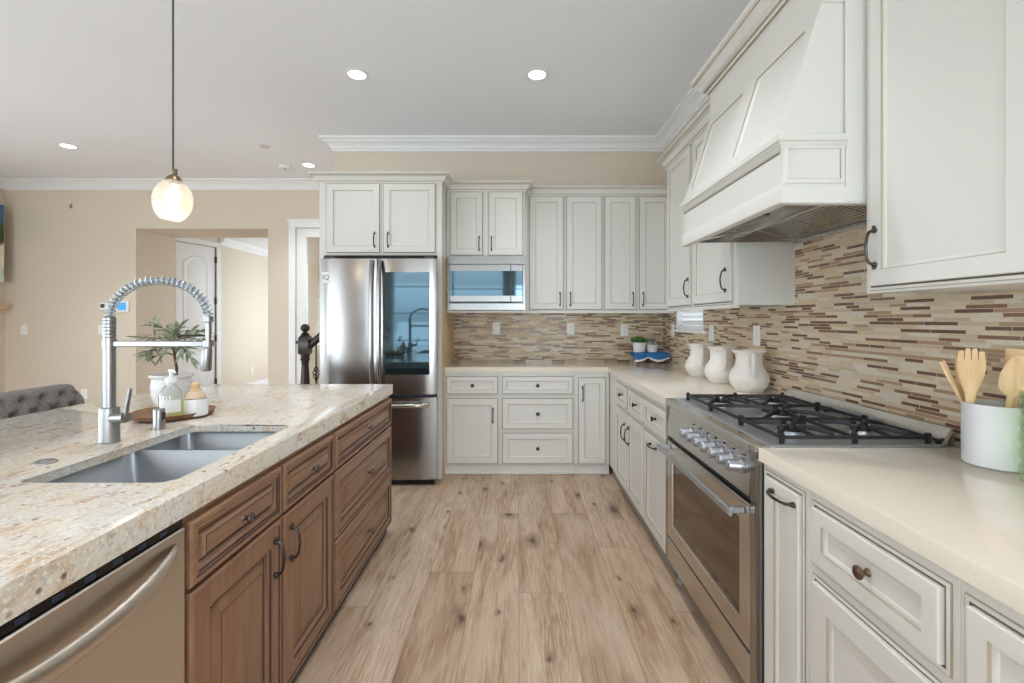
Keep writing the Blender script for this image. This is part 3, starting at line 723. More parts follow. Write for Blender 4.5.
# arch path in the x-z plane
path = []; cxa, ra, za = FX+.163, .163, FZ+.412
for k in range(41):
    t = PI*(1-k/40); path.append(Vector((cxa+ra*math.cos(t), FY, za+.122*max(0, math.sin(t)))))
path[-1].z = za-.004; 
mb = MB(); mb.tube([path[0]-Vector((0,0,.012))]+path+[path[-1]-Vector((0,0,.012))], .0065, 10); mb.build('hose', Mat('hose_grey', srgb(150, 158, 166), .4, .3).m, fa)
def at_arc(s):
    q = s*40; i = min(int(q), 39); return path[i].lerp(path[i+1], q-i), (path[i+1]-path[i]).normalized()
turns = 29; N = turns*14; hp = []
for k in range(N+1):
    s = k/N; p, t = at_arc(s); n1 = Vector((0, 1, 0)); n2 = t.cross(n1).normalized(); a_ = 2*PI*turns*s; r = .0125
    hp.append(p+(n1*math.cos(a_)+n2*math.sin(a_))*r)
mb = MB(); mb.tube(hp, .0028, 6); mb.build('spring', STEEL_SINK, fa)
ex_ = path[-1].x
mb = MB(); mb.lathe([(0, .415), (.0145, .415), (.0145, .398), (.0095, .395), (.0085, .330), (.012, .325), (.012, .318), (0, .318)], (ex_, FY, FZ), 20); mb.build('wand', NICKEL, fa)
mb = MB(); tl = Matrix.Rotation(.06, 3, 'Y'); mb.lathe([(0, 0), (.0125, 0), (.014, -.006), (.0155, -.012), (.0168, -.078), (.015, -.082), (0, -.082)], (ex_-.004, FY, FZ+.318), 24, 0, tl); mb.build('spray_head', NICKEL, fa)
mb = MB(); mb.box(FX+.016, ex_-.008, FY-.007, FY+.007, FZ+.315, FZ+.335, bev=.003)
mb.lathe([(.0195, .312), (.0195, .338), (.0174, .338), (.0174, .312)], (FX, FY, FZ), 24, close=True)
mb.lathe([(.0155, .316), (.0155, .336), (.0125, .336), (.0125, .316)], (ex_, FY, FZ), 20, close=True); mb.build('holder_arm', NICKEL, fa)
mb = MB(); mb.tube([(ex_-.010, FY-.004, FZ+.352), (ex_-.085, FY-.01, FZ+.352)], .0035, 8); mb.ball((ex_-.090, FY-.01, FZ+.352), .0075, 12); mb.build('spray_lever', BRONZE, fa)
mb = MB(); mb.tube([(FX+.020, FY-.01, FZ+.082), (FX+.080, FY-.03, FZ+.088)], .0165, 16); mb.build('valve', NICKEL, fa)
mb = MB(); mb.tube([(FX+.076, FY-.027, FZ+.09), (FX+.084, FY-.03, FZ+.13), (FX+.098, FY-.035, FZ+.182)], [.0075, .0062, .0055], 12); mb.build('lever', NICKEL, fa)
# soap pump / air gap cap and push button on the granite
o = thing('air_gap_cap', (-1.325, 1.735, .9152), 'small chrome air gap cylinder beside the tray on the granite', 'air gap')
mb = MB(); mb.lathe([(0, 0), (.022, 0), (.022, .004), (.0185, .006), (.0185, .070), (.017, .075), (0, .076)], (-1.325, 1.735, .9152), 28); mb.build('cap', NICKEL, o)
mb = MB(); mb.box(-1.3105, -1.3045, 1.724, 1.742, .950, .978, bev=.002); mb.build('vent', BLACK, o)
o = thing('air_switch', (-1.337, 1.33, .9152), 'round flat chrome push button on granite nearest the viewer', 'push button')
mb = MB(); mb.lathe([(0, 0), (.026, 0), (.026, .003), (.020, .006), (.0185, .005), (.0185, 0)], (-1.337, 1.33, .9152), 26); mb.build('rim', NICKEL, o)
mb = MB(); mb.lathe([(0, .001), (.0175, .001), (.0175, .0075), (.014, .009), (0, .009)], (-1.337, 1.33, .9152), 26); mb.build('button', CHROME, o)

# ------------------------------------------------------------------ tray with soap and brush, potted olive
TX, TY, TZ = -1.445, 1.965, .9152
mb = MB(); loops = []
for r, z in ((.0, .0), (.115, .0), (.138, .006), (.150, .020), (.153, .024), (.149, .025), (.132, .014), (.110, .009), (0, .009)):
    loops.append([(TX+max(r, 1e-4)*1.0*math.cos(2*PI*k/40)*(1+.02*math.sin(3*2*PI*k/40)), TY+max(r, 1e-4)*.98*math.sin(2*PI*k/40), TZ+z) for k in range(40)])
mb.loft(loops); o = mb.build('wooden_tray', TRAYWOOD); rebase(tag(o, 'round carved brown wooden tray on the granite island', 'tray'), (TX, TY, TZ))
tz = TZ+.0095
sx_, sy_ = -1.392, 1.885
o = thing('soap_bottle', (sx_, sy_, tz), 'clear pump bottle of yellow soap with white label on the tray', 'soap bottle')
mb = MB(); mb.lathe([(0, 0), (.038, 0), (.041, .004), (.041, .092), (.038, .104), (.022, .128), (.017, .134), (.017, .150), (.0155, .150), (.0155, .134), (.022, .127), (.0365, .103), (.0395, .091), (.0395, .006), (0, .005)], (sx_, sy_, tz), 32); bt = mb.build('bottle', GLASS, o)
mb = MB(); mb.lathe([(0, .0065), (.038, .0065), (.0387, .010), (.0387, .070), (0, .070)], (sx_, sy_, tz), 32); mb.build('soap', SOAP, o)
mb = MB(); n = 14; L0 = []; L1 = []
for k in range(n+1):
    t = math.radians(-100+k*95/n); L0.append((sx_+.0417*math.cos(t), sy_+.0417*math.sin(t), tz+.028)); L1.append((sx_+.0417*math.cos(t), sy_+.0417*math.sin(t), tz+.078))
L2 = [(sx_+(p[0]-sx_)*.993, sy_+(p[1]-sy_)*.993, p[2]) for p in L1]; L3 = [(sx_+(p[0]-sx_)*.993, sy_+(p[1]-sy_)*.993, p[2]) for p in L0]
mb.loft([L0, L1, L2, L3, L0], closed=False, caps=False)
mb.f([mb.v(p) for p in (L0[0], L1[0], L2[0], L3[0])]); mb.f([mb.v(p) for p in (L0[-1], L1[-1], L2[-1], L3[-1])]); lab = mb.build('label', painted('label_paper', srgb(238, 240, 240), .6), o)
mb = MB(); mb.lathe([(0, .144), (.0195, .144), (.0195, .160), (.015, .163), (.006, .165), (.006, .185), (.010, .186), (.010, .195), (0, .196)], (sx_, sy_, tz), 22)
mb.tube([(sx_, sy_, tz+.190), (sx_+.022, sy_-.014, tz+.190), (sx_+.034, sy_-.022, tz+.183)], [.006, .005, .004], 8); mb.build('pump', PLASTIC, o)
bx, by = -1.334, 1.945
o = thing('white_jar', (bx, by, tz), 'small white ceramic jar at the right end of the tray', 'jar')
mb = MB(); mb.lathe([(0, 0), (.040, 0), (.044, .004), (.0445, .066), (.043, .069), (.041, .066), (.040, .010), (0, .009)], (bx, by, tz), 32); mb.build('body', CERAMIC, o)
o = thing('scrub_brush', (bx, by, tz+.060), 'round wooden dish brush with pale bristles standing in the white jar', 'brush')
mb = MB(); mb.lathe([(0, .004), (.030, .004), (.037, .012), (.030, .030), (.020, .040), (0, .041)], (bx, by, tz+.060), 24); mb.build('bristles', fabric('bristle', srgb(226, 206, 180), srgb(198, 172, 142), 220), o)
mb = MB(); mb.lathe([(0, .0405), (.020, .0405), (.021, .046), (.015, .052), (.018, .062), (.017, .070), (.009, .075), (0, .075)], (bx, by, tz+.060), 22); mb.build('knob', LIGHTWOOD, o)
# potted olive
px, py = -1.622, 2.20
o = thing('potted_olive', (px, py, .9152), 'little olive tree in a round white pot behind the tray', 'plant')
mb = MB(); mb.lathe([(0, 0), (.052, 0), (.056, .004), (.070, .030), (.080, .070), (.081, .095), (.076, .122), (.075, .130), (.087, .140), (.088, .148), (.084, .151), (.075, .147), (.070, .130), (.072, .095), (.060, .040), (0, .036)], (px, py, .9152), 40); mb.build('pot', CERAMIC, o)
mb = MB(); mb.lathe([(0, .128), (.068, .128), (.069, .122), (0, .122)], (px, py, .9152), 30); mb.build('soil', SOIL, o)
mb = MB(); zb_ = .9152+.126
tr = [(px+.02, py, zb_), (px+.022, py+.004, zb_+.05), (px+.014, py, zb_+.11), (px+.016, py-.006, zb_+.15), (px+.028, py-.004, zb_+.18)]
mb.tube(tr, [.007, .006, .0055, .0045, .003], 8); stem = mb.build('trunk', BARK, o)
rnd = random.Random(11); twigs = []; leaves = MB(); tw = MB()
def leaf(mbx, p, dir_, L, w):
    dir_ = dir_.normalized(); side = dir_.cross(Vector((0, 0, 1)))
    if side.length < .1: side = Vector((1, 0, 0))
    side.normalize(); nn = side.cross(dir_); side = (side*math.cos(.5)+nn*math.sin(rnd.uniform(-.8, .8))).normalized(); up = side.cross(dir_).normalized()
    ps = []
    for s, k in ((0, .12), (.25, .8), (.55, 1), (.82, .62), (1, .06)):
        c = p+dir_*L*s-Vector((0, 0, 1))*.18*L*s*s
        ps.append([tuple(c+side*w*k*.5), tuple(c+up*.0014), tuple(c-side*w*k*.5), tuple(c-up*.0014)])
    mbx.loft(ps)
brs = [(-.95, -.1, .30, .16), (-.8, .2, -.12, .17), (.95, -.15, -.05, .15), (.75, .2, .35, .12), (-.5, -.4, .5, .13), (.2, -.3, .95, .13), (.5, .3, .8, .13), (-.15, .5, .9, .12), (.85, -.3, -.35, .13), (-.9, -.2, -.28, .13), (.3, -.6, .4, .11), (-.6, .5, .35, .12), (0, .7, .3, .1)]
for bx_, by_, bz_, L in brs:
    L *= .88; d = Vector((bx_, by_, bz_)).normalized(); p0 = Vector(tr[2+rnd.randint(0, 2)]); pts = [p0+d*L*k/5+Vector((0, 0, .02*math.sin(k/5*PI))) for k in range(6)]
    tw.tube([tuple(q) for q in pts], [.0028, .0025, .0022, .002, .0017, .0012], 6)
    for k in range(1, 6):
        for q in range(4 if k > 2 else 2):
            dd = d*.75+Vector((rnd.uniform(-1, 1), rnd.uniform(-1, 1), rnd.uniform(-.7, .8)))*.75
            leaf(leaves, pts[k], dd, rnd.uniform(.045, .07), rnd.uniform(.012, .018))
tw.build('twigs', BARK, o); lf = leaves.build('leaves', LEAF, o, weld=False); lf['kind'] = 'stuff'; lf['label'] = 'grey-green olive leaves'

# ------------------------------------------------------------------ tufted counter stool
st = thing('counter_stool', (-2.09, 2.21, 0), 'grey tufted upholstered stool pulled up to the island', 'stool')
def tuft_panel():
    Y0, Y1, Z0, Z1 = 1.93, 2.52, .66, .986
    nu, nv = 48, 30; btn = []
    for r_, zz in enumerate((.935, .865, .795, .725)):
        for k in range(-1, 8):
            btn.append((2.012+.0955*k+(.0 if r_%2 == 0 else .0478), zz))
    def depth(y, z):
        d = 0.0
        for by_, bz_ in btn:
            if Y0+.03 < by_ < Y1-.03:
                rr = math.hypot(y-by_, z-bz_); d -= .030*math.exp(-(rr/.020)**2)+.008*math.exp(-(rr/.05)**2)
        # creases on the diamond lines
        for s in (1, -1):
            q = ((y-2.012)/.0955*1.0+s*(z-.935)/.14); m_ = abs(q-round(q)); d -= .012*math.exp(-(m_/.06)**2) if z < .945 and Y0+.05 < y < Y1-.05 else 0
        return d
    def corner(u, v):
        y = Y0+(Y1-Y0)*u; z = Z0+(Z1-Z0)*v; r = .09
        for cy_, sgn in ((Y1-r, 1), (Y0+r, -1)):
            if (y-cy_)*sgn > 0 and z > Z1-r:
                dy, dz = (y-cy_)*sgn, z-(Z1-r); m_ = max(dy, dz); l_ = math.hypot(dy, dz)
                if l_ > 1e-6: y = cy_+sgn*dy*m_/l_; z = Z1-r+dz*m_/l_
        return y, z
    mb = MB(); G = []; Bk = []
    for j in range(nv+1):
        rowF, rowB = [], []
        for i in range(nu+1):
            u, v = i/nu, j/nv; y, z = corner(u, v); edge = min(u, 1-u, 1-v)*min(1, 9)
            rim = (1-min(1, min(min(u, 1-u)*(Y1-Y0), (1-v)*(Z1-Z0))/.035))**2*.030
            lean = -.05*(v); x = -2.262+lean+depth(y, z)-rim
            rowF.append(mb.v((x, y, z))); rowB.append(mb.v((-2.335+lean+rim*.6, y, z)))
        G.append(rowF); Bk.append(rowB)
    for j in range(nv):
        for i in range(nu):
            mb.f([G[j][i], G[j][i+1], G[j+1][i+1], G[j+1][i]]); mb.f([Bk[j][i], Bk[j+1][i], Bk[j+1][i+1], Bk[j][i+1]])
    for i in range(nu): mb.f([G[0][i], Bk[0][i], Bk[0][i+1], G[0][i+1]]); mb.f([G[nv][i], G[nv][i+1], Bk[nv][i+1], Bk[nv][i]])
    for j in range(nv): mb.f([G[j][0], G[j+1][0], Bk[j+1][0], Bk[j][0]]); mb.f([G[j][nu], Bk[j][nu], Bk[j+1][nu], G[j+1][nu]])
    bk = mb.build('backrest', TWEED, st, ang=80)
    for by_, bz_ in btn:
        if Y0+.03 < by_ < Y1-.03:
            v = (bz_-Z0)/(Z1-Z0); m2 = MB(); m2.ball((-2.262-.05*v+depth(by_, bz_)+.003, by_, bz_), .009, 10, sc=(.5, 1, 1)); m2.build('button', TWEED, bk)
tuft_panel()
mb = MB(); mb.box(-2.33, -1.86, 1.94, 2.477, .575, .658, bev=.03); mb.build('seat', TWEED, st, ang=60)
for x, y, dx, dy in ((-2.29, 1.98, -.04, -.02), (-2.29, 2.44, -.04, .02), (-1.90, 1.98, .03, -.02), (-1.90, 2.44, .03, .02)):
    mb = MB(); mb.loft([[(x+dx*t+sx2*w, y+dy*t+sy2*w, .574*(1-t)+.001*t) for sx2, sy2 in ((-1,-1),(1,-1),(1,1),(-1,1))] for t, w in ((0, .022), (1, .014))]); mb.build('leg', DARKWOOD, st)
mb = MB(); mb.tube([(-1.886, 1.985, .22), (-1.886, 2.435, .22)], .011, 8); mb.build('footrest', DARKWOOD, st)

# ------------------------------------------------------------------ refrigerator
fr = thing('refrigerator', (-1.11, 4.15, 0), 'stainless french-door refrigerator with dark glass window in the right door', 'refrigerator')
FXL, FXR, FXC, FYF = -1.570, -.648, -1.119, 3.72
mb = MB(); mb.box(FXL+.008, FXR-.032, FYF+.075, YB-.03, .03, 1.785, bev=.004); mb.build('body', GREYDARK, fr)
def fdoor(name, x0, x1, z0, z1, mat=STEEL_V):
    mb = MB(); n = 10; F = []
    for k in range(n+1):
        t = k/n; x = x0+(x1-x0)*t; bow = .010*(1-(2*t-1)**2); edge = .010 if k in (0, n) else 0
        F.append((x, FYF-bow+edge+.004))
    poly = F+[(x1, FYF+.072), (x0, FYF+.072)]
    mb.prism(poly, 'z', z0, z1); return mb.build(name, mat, fr, ang=50)
dl = fdoor('left_door', FXL, FXC-.0025, .728, 1.802); drr = fdoor('right_door', FXC+.0025, FXR, .728, 1.802)
fz = fdoor('freezer_drawer', FXL, FXR, .052, .702)
mb = MB(); mb.box(-1.050, -.700, FYF-.0135, FYF-.003, .885, 1.694, bev=.002); mb.build('glass_panel', MIRRORGLASS, drr)
for u, p in ((FXC-.030, dl), (FXC+.030, drr)):
    mb = MB(); pts = []; 
    for k in range(17):
        t = k/16; pts.append((u, FYF-.012-.038*(1-(2*t-1)**6), .80+t*.985))
    mb.tube(pts, [.017]*17, 14, flat=1.0); mb.build('handle', STEEL_V, p)
mb = MB(); pts = []
for k in range(17):
    t = k/16; pts.append((FXL+.08+(FXR-FXL-.14)*t, FYF-.010-.042*(1-(2*t-1)**10), .645))
mb.tube(pts, [.019]*17, 14); mb.build('handle', STEEL_H, fz)
for x in (FXL+.06, FXR-.06): mb = MB(); mb.box(x-.04, x+.04, FYF+.02, FYF+.14, 1.803, 1.822, bev=.004); mb.build('hinge_cover', GREYDARK, fr)
mb = MB(); mb.box(FXL+.02, FXR-.02, FYF+.03, FYF+.06, .006, .05); mb.build('kick_plate', BLACK, fr)
for x in (FXL+.05, FXR-.05): mb = MB(); mb.lathe([(0, 0.001), (.02, .001), (.02, .012), (.012, .014), (.012, .03), (0, .03)], (x, FYF+.10, 0), 14); mb.build('foot', BLACK, fr)
mb = MB(); mb.box(FXL+.022, FXL+.078, FYF-.0035, FYF-.0015, 1.61, 1.695, bev=.0005); stk = mb.build('sticker', PLASTIC, dl); stk['label'] = 'white sticker reading IQ'
def text(name, s, loc, rot, size, mat, parent, ext=.0004):
    cu = bpy.data.curves.new(name, 'FONT'); cu.body = s; cu.size = size; cu.extrude = ext; cu.align_x = 'CENTER'; cu.align_y = 'CENTER'
    t = bpy.data.objects.new(name, cu); COL.objects.link(t); bpy.context.view_layer.update()
    me = bpy.data.meshes.new_from_object(t.evaluated_get(bpy.context.evaluated_depsgraph_get())); bpy.data.objects.remove(t)
    me.materials.clear(); me.materials.append(mat); o = bpy.data.objects.new(name, me); COL.objects.link(o)
    off = Vector((0,0,0)); q = parent
    while q: off += q.location; q = q.parent
    o.location = Vector(loc)-off; o.rotation_euler = rot; o.parent = parent; return o
text('lettering', 'IQ', (FXL+.050, FYF-.0042, 1.652), (PI/2, 0, 0), .05, GREYDARK, stk)

# ------------------------------------------------------------------ microwave
mw = thing('microwave', (-.27, 4.3, 1.40), 'stainless built-in microwave with dark glass below the small cupboard', 'microwave')
MY = 4.13
mb = MB(); mb.box(-.58, .035, MY+.012, MY+.40, 1.40, 1.865); mb.build('body', GREYDARK, mw)
def bevelbar(z0, z1, d0, d1):
    mb = MB(); mb.loft([[(x, MY-.003, z0), (x, MY-d0, z0+.002), (x, MY-d1, z1-.002), (x, MY-.003, z1)] for x in (-.613, .062)]); return mb
bevelbar(1.802, 1.875, .034, .034).build('upper_trim', STEEL_M, mw)
bevelbar(1.402, 1.462, .032, .032).build('lower_trim', STEEL_M, mw)
for x0, x1 in ((-.613, -.597), (.042, .062)):
    mb = MB(); mb.box(x0, x1, MY-.030, MY-.003, 1.463, 1.801, bev=.002); mb.build('side_trim', STEEL_M, mw)
mb = MB(); mb.box(-.596, -.064, MY-.040, MY-.004, 1.474, 1.800, bev=.003); d_ = mb.build('door', STEEL_M, mw)
mb = MB(); mb.box(-.594, -.066, MY-.0425, MY-.038, 1.527, 1.743, bev=.001); mb.build('window', MIRRORGLASS, d_)
mb = MB(); mb.box(-.062, .041, MY-.040, MY-.004, 1.474, 1.800, bev=.003); d_ = mb.build('control_panel', STEEL_M, mw)
mb = MB(); mb.box(-.060, .039, MY-.0425, MY-.038, 1.527, 1.743, bev=.001); mb.build('display', MIRRORGLASS, d_)
mb = MB(); mb.box(-.594, .040, MY-.02, MY-.004, 1.4635, 1.473); mb.build('vent_slot', BLACK, mw)
# ------------------------------------------------------------------ gas range
R0, R1, RX = 1.495, 2.406, .755
M = Mright(RX)
rg = thing('gas_range', (1.08, (R0+R1)/2, 0), 'wide stainless gas range with black grates and large oven door', 'range')
mb = MB(M); mb.box(R0, R1, -.64, -.03, .10, .895, bev=.003); mb.build('body', STEEL_V, rg)
for a_, b_ in ((R0, R0+.036), (R1-.036, R1)):
    mb = MB(M); mb.box(a_+.0005, b_-.0005, -.032, 0, .11, .895, bev=.003); mb.build('side_post', STEEL_V, rg)
# control panel and front rail
mb = MB(); mb.loft([[(.790, y, .735), (RX+.004, y, .735), (RX-.002, y, .742), (RX+.006, y, .880), (RX-.004, y, .889), (RX-.004, y, .912), (RX+.002, y, .918), (.80, y, .918)] for y in (R0+.037, R1-.037)])
cp = mb.build('control_panel', STEEL_H, rg)
mb = MB(); mb.box(.7535, .80, R0, R0+.0365, .8955, .918, bev=.002); mb.box(.7535, .80, R1-.0365, R1, .8955, .918, bev=.002); mb.build('front_corner', STEEL_H, rg)
qk = Vector((-1, 0, .05)).to_track_quat('Z', 'Y').to_matrix()
for y in (1.590, 1.666, 1.742, 1.818, 1.894, 1.970, 2.046):
    c = (RX+.002, y, .826)
    mb = MB(); mb.lathe([(0, 0), (.026, 0), (.026, .006), (.022, .009), (.0205, .012), (.0205, .046), (.0185, .050), (0, .050)], c, 24, 0, qk); kb = mb.build('control_knob', CHROME, cp)
    p = Vector(c)+qk @ Vector((0, 0, .050)); mb = MB(); mb.box(p.x-.0015, p.x+.001, y-.0022, y+.0022, p.z-.006, p.z+.017); mb.build('pointer', STEEL_SINK, kb)
    mb = MB(); mb.ball((RX+.003, y-.012, .866), .0035, 8); mb.build('indicator', BLACK, cp)
mb = MB(M); mb.box(R0+.037, R1-.037, -.03, -.012, .718, .734); mb.build('vent_gap', BLACK, rg)
# oven door
mb = MB(M); a_, b_ = R0+.038, R1-.038
mb.rings(a_, b_, .236, .716, [(0, -.028), (0, -.002), (.003, .001), (.068, .001), (.070, -.004), (.076, -.005)], [0, 0, 0, 0, 0], 1)
od = mb.build('oven_door', [STEEL_H, OVENGLASS], rg)
mb = MB(M); mb.rings(a_+.077, b_-.077, .313, .639, [(0, -.0045), (.0015, -.003), (.018, -.003), (.020, -.0045)], [0, 0, 0], 1); mb.build('oven_window', [OVENGLASS, OVENGLASS], od)
mb = MB(M); mb.box(a_+.01, b_-.01, .048, .062, .672, .700, bev=.004); hd = mb.build('handle', STEEL_SINK, od)
for y in (a_+.025, b_-.045):
    mb = MB(M); mb.box(y, y+.022, .0015, .0475, .675, .697, bev=.004); mb.build('handle_bracket', STEEL_SINK, hd)
mb = MB(M); mb.box(a_, b_, -.028, .001, .112, .228, bev=.003); mb.build('storage_drawer', STEEL_H, rg)
mb = MB(M); mb.box(a_-.03, b_+.03, -.56, -.08, .03, .10); mb.build('plinth', BLACK, rg)
for y in (R0+.06, R1-.06):
    for x in (RX+.06, RX+.56): mb = MB(); mb.lathe([(0, .001), (.022, .001), (.022, .012), (.015, .016), (.015, .1), (0, .1)], (x, y, 0), 16); mb.build('foot', STEEL_SINK, rg)
# cooktop
mb = MB(); mb.box(.801, 1.405, R0+.001, R1-.001, .8955, .912, bev=.003)
mb.box(.801, .835, R0+.001, R1-.001, .912, .919, bev=.002); mb.box(.835, 1.35, R0+.001, R0+.022, .912, .919, bev=.002); mb.box(.835, 1.35, R1-.022, R1-.001, .912, .919, bev=.002)
mb.build('cooktop', STEEL_SINK, rg)
mb = MB(); mb.prism([(1.352, .9125), (1.362, .9125), (1.388, .965), (1.402, .965), (1.402, .972), (1.380, .972), (1.352, .922)], 'y', R0+.004, R1-.004); mb.build('backguard', STEEL_H, rg)
w3 = (R1-R0-.06)/3
bur = []
for k in range(3):
    y0 = R0+.03+k*w3+.004; y1 = y0+w3-.008; yc = (y0+y1)/2
    for x, r in (((.965, .046), (1.215, .036)) if k != 1 else ((1.09, .062),)): bur.append((x, yc, r))
for x, y, r in bur:
    mb = MB(); mb.lathe([(0, .9122), (r*1.45, .9122), (r*1.4, .916), (r*1.05, .918), (r, .921), (r, .930), (0, .930)], (x, y, 0), 28); bb = mb.build('burner', STEEL_SINK, rg)
    mb = MB(); mb.lathe([(0, .9302), (r*.9, .9302), (r*.92, .935), (r*.8, .939), (0, .940)], (x, y, 0), 28); mb.build('burner_cap', IRON, bb)
def bar(mb, p, q, w=.010, h=.011):
    p, q = Vector(p), Vector(q); d = (q-p).normalized(); s = d.cross(Vector((0, 0, 1))).normalized()*w/2; u = Vector((0, 0, h/2))
    mb.loft([[tuple(c-s-u), tuple(c+s-u), tuple(c+s*.75+u), tuple(c-s*.75+u)] for c in (p, q)])
for k in range(3):
    y0 = R0+.03+k*w3+.004; y1 = y0+w3-.008; yc = (y0+y1)/2; x0, x1 = .858, 1.334; zg = .941
    mb = MB()
    bar(mb, (x0, y0, zg-.004), (x1, y0, zg-.004)); bar(mb, (x0, y1, zg-.004), (x1, y1, zg-.004)); bar(mb, (x0, y0-.005, zg-.004), (x0, y1+.005, zg-.004)); bar(mb, (x1, y0-.005, zg-.004), (x1, y1+.005, zg-.004))
    xm = (x0+x1)/2; bar(mb, (xm, y0, zg-.004), (xm, y1, zg-.004))
    for cx_ in ((.965, 1.215) if k != 1 else (1.09,)):
        rr = .028
        for t in range(4):
            a2 = PI/4+t*PI/2; far = .105 if k != 1 else .16
            ex2 = min(max(cx_+math.cos(a2)*far*1.25, x0), x1); ey2 = min(max(yc+math.sin(a2)*far*1.25, y0), y1)
            bar(mb, (cx_+math.cos(a2)*rr, yc+math.sin(a2)*rr, zg+.006), (cx_+math.cos(a2)*far*.75, yc+math.sin(a2)*far*.75, zg+.006), .012, .016)
            bar(mb, (cx_+math.cos(a2)*far*.73, yc+math.sin(a2)*far*.73, zg+.005), (ex2, ey2, zg-.004), .012, .014)
        bar(mb, (cx_, y0, zg-.002), (cx_, yc-rr, zg+.006)); bar(mb, (cx_, yc+rr, zg+.006), (cx_, y1, zg-.002))
    for x in (x0, xm, x1):
        for y in (y0, y1):
            mb.loft([[(x+sx5*w5, y+sy5*w5, z5) for sx5, sy5 in ((-1,-1),(1,-1),(1,1),(-1,1))] for z5, w5 in ((.9124, .0055), (zg-.004, .007), (zg+.008, .0065), (zg+.011, .004))])
    mb.build('grate', IRON, rg)

# ------------------------------------------------------------------ range hood
HY0, HY1, HX = 1.509, 2.412, .843; hx1 = XW-.009
hood = thing('range_hood', (1.15, (HY0+HY1)/2, 1.705), 'tapered cream wooden range hood with panelled front over the range', 'range hood')
M = Mright(HX+.008)
# mantel box: shell open at the bottom
mb = MB()
mb.box(HX+.008, HX+.030, HY0+.008, HY1-.0, 1.745, 1.90)
mb.box(HX+.030, hx1, HY0+.008, HY0+.030, 1.745, 1.90); mb.box(HX+.030, hx1, HY1-.022, HY1, 1.745, 1.90)
mb.box(HX+.030, hx1, HY0+.030, HY1-.022, 1.86, 1.90); mb.build('mantel_box', CREAM, hood)
mb = MB(M); mb.box(HY0+.02, HY1-.004, .0, .0015, 1.858, 1.863); mb.build('glaze_line', GAP, hood)
mb = MB(lambda u, d, v: (u, HY0+.008-d, v)); mb.rings(HX+.014, 1.052, 1.760, 1.884, [(0, 0), (0, .005), (.002, .006), (.013, .006), (.0150, .002), (.018, .001)], [0, 0, 0, 1, 0], 0); mb.build('side_panel', [CREAM, GLAZE], hood)
path = [(hx1, HY1), (HX+.008, HY1), (HX+.008, HY0+.008), (hx1, HY0+.008)]
path = [(HX+.008, HY1), (HX+.008, HY0+.008), (1.052, HY0+.008)]
mb = MB(); mb.sweep(path, [(-.02, 1.868), (.004, 1.868), (.006, 1.876), (.013, 1.884), (.013, 1.888), (.021, 1.893), (.021, 1.912), (.017, 1.916), (-.02, 1.916)]); mb.build('mantel_moulding', CREAM, hood)
mb = MB(); mb.sweep([(HX+.008, HY1), (HX+.008, HY0+.008), (hx1, HY0+.008)], [(-.022, 1.693), (.004, 1.693), (.008, 1.697), (.008, 1.742), (.004, 1.750), (.0015, 1.758), (-.003, 1.758), (-.003, 1.744), (-.022, 1.744)]); mb.build('bottom_lip', CREAM, hood)
# tapered chimney
ZA, ZB_, XA, XBt = 1.915, 2.349, .862, .997
mb = MB(); mb.prism([(hx1, ZA), (XA, ZA), (XBt, ZB_), (hx1, ZB_)], 'y', HY0+.012, HY1); mb.build('chimney', CREAM, hood)
sl = Vector((XBt-XA, 0, ZB_-ZA)); SL = sl.length; sl.normalize(); sn = Vector((-sl.z, 0, sl.x))
def Ms(u, d, v): p = Vector((XA, 0, ZA))+sl*v+sn*d; return (p.x, u, p.z)
ym = (HY0+HY1)/2
for a_, b_ in ((HY0+.013, ym), (ym, HY1-.001)):
    mb = MB(Ms); mb.rings(a_, b_, .002, SL-.004, [(0, 0), (0, .012), (.001, .013), (.058, .013), (.0615, .008), (.066, .006), (.072, .001)], [0, 0, 0, 1, 0, 0], 0); mb.build('chimney_panel', [CREAM, GLAZE], hood)
mb = MB(); mb.box(XBt-.012, hx1, HY0+.002, HY1, ZB_-.004, 2.50, bev=.002); mb.build('frieze', CREAM, hood)
mb = MB(); mb.sweep([(hx1, HY1), (XBt-.012, HY1), (XBt-.012, HY0-.0), (hx1, HY0-.0)], [(0, 2.478), (.012, 2.478), (.015, 2.488), (.025, 2.492), (.038, 2.51), (.056, 2.526), (.064, 2.532), (.064, 2.542), (.074, 2.546), (.074, 2.568), (0, 2.568)], [1, 0, 1, 0, 0, 0, 1, 0, 0, 0, 0]); mb.build('crown_moulding', [CREAM, GLAZE], hood)
mb = MB(); mb.box(1.053, hx1, 1.5072, 1.5165, 1.700, 2.478, bev=.001); mb.build('pilaster', CREAM, hood)
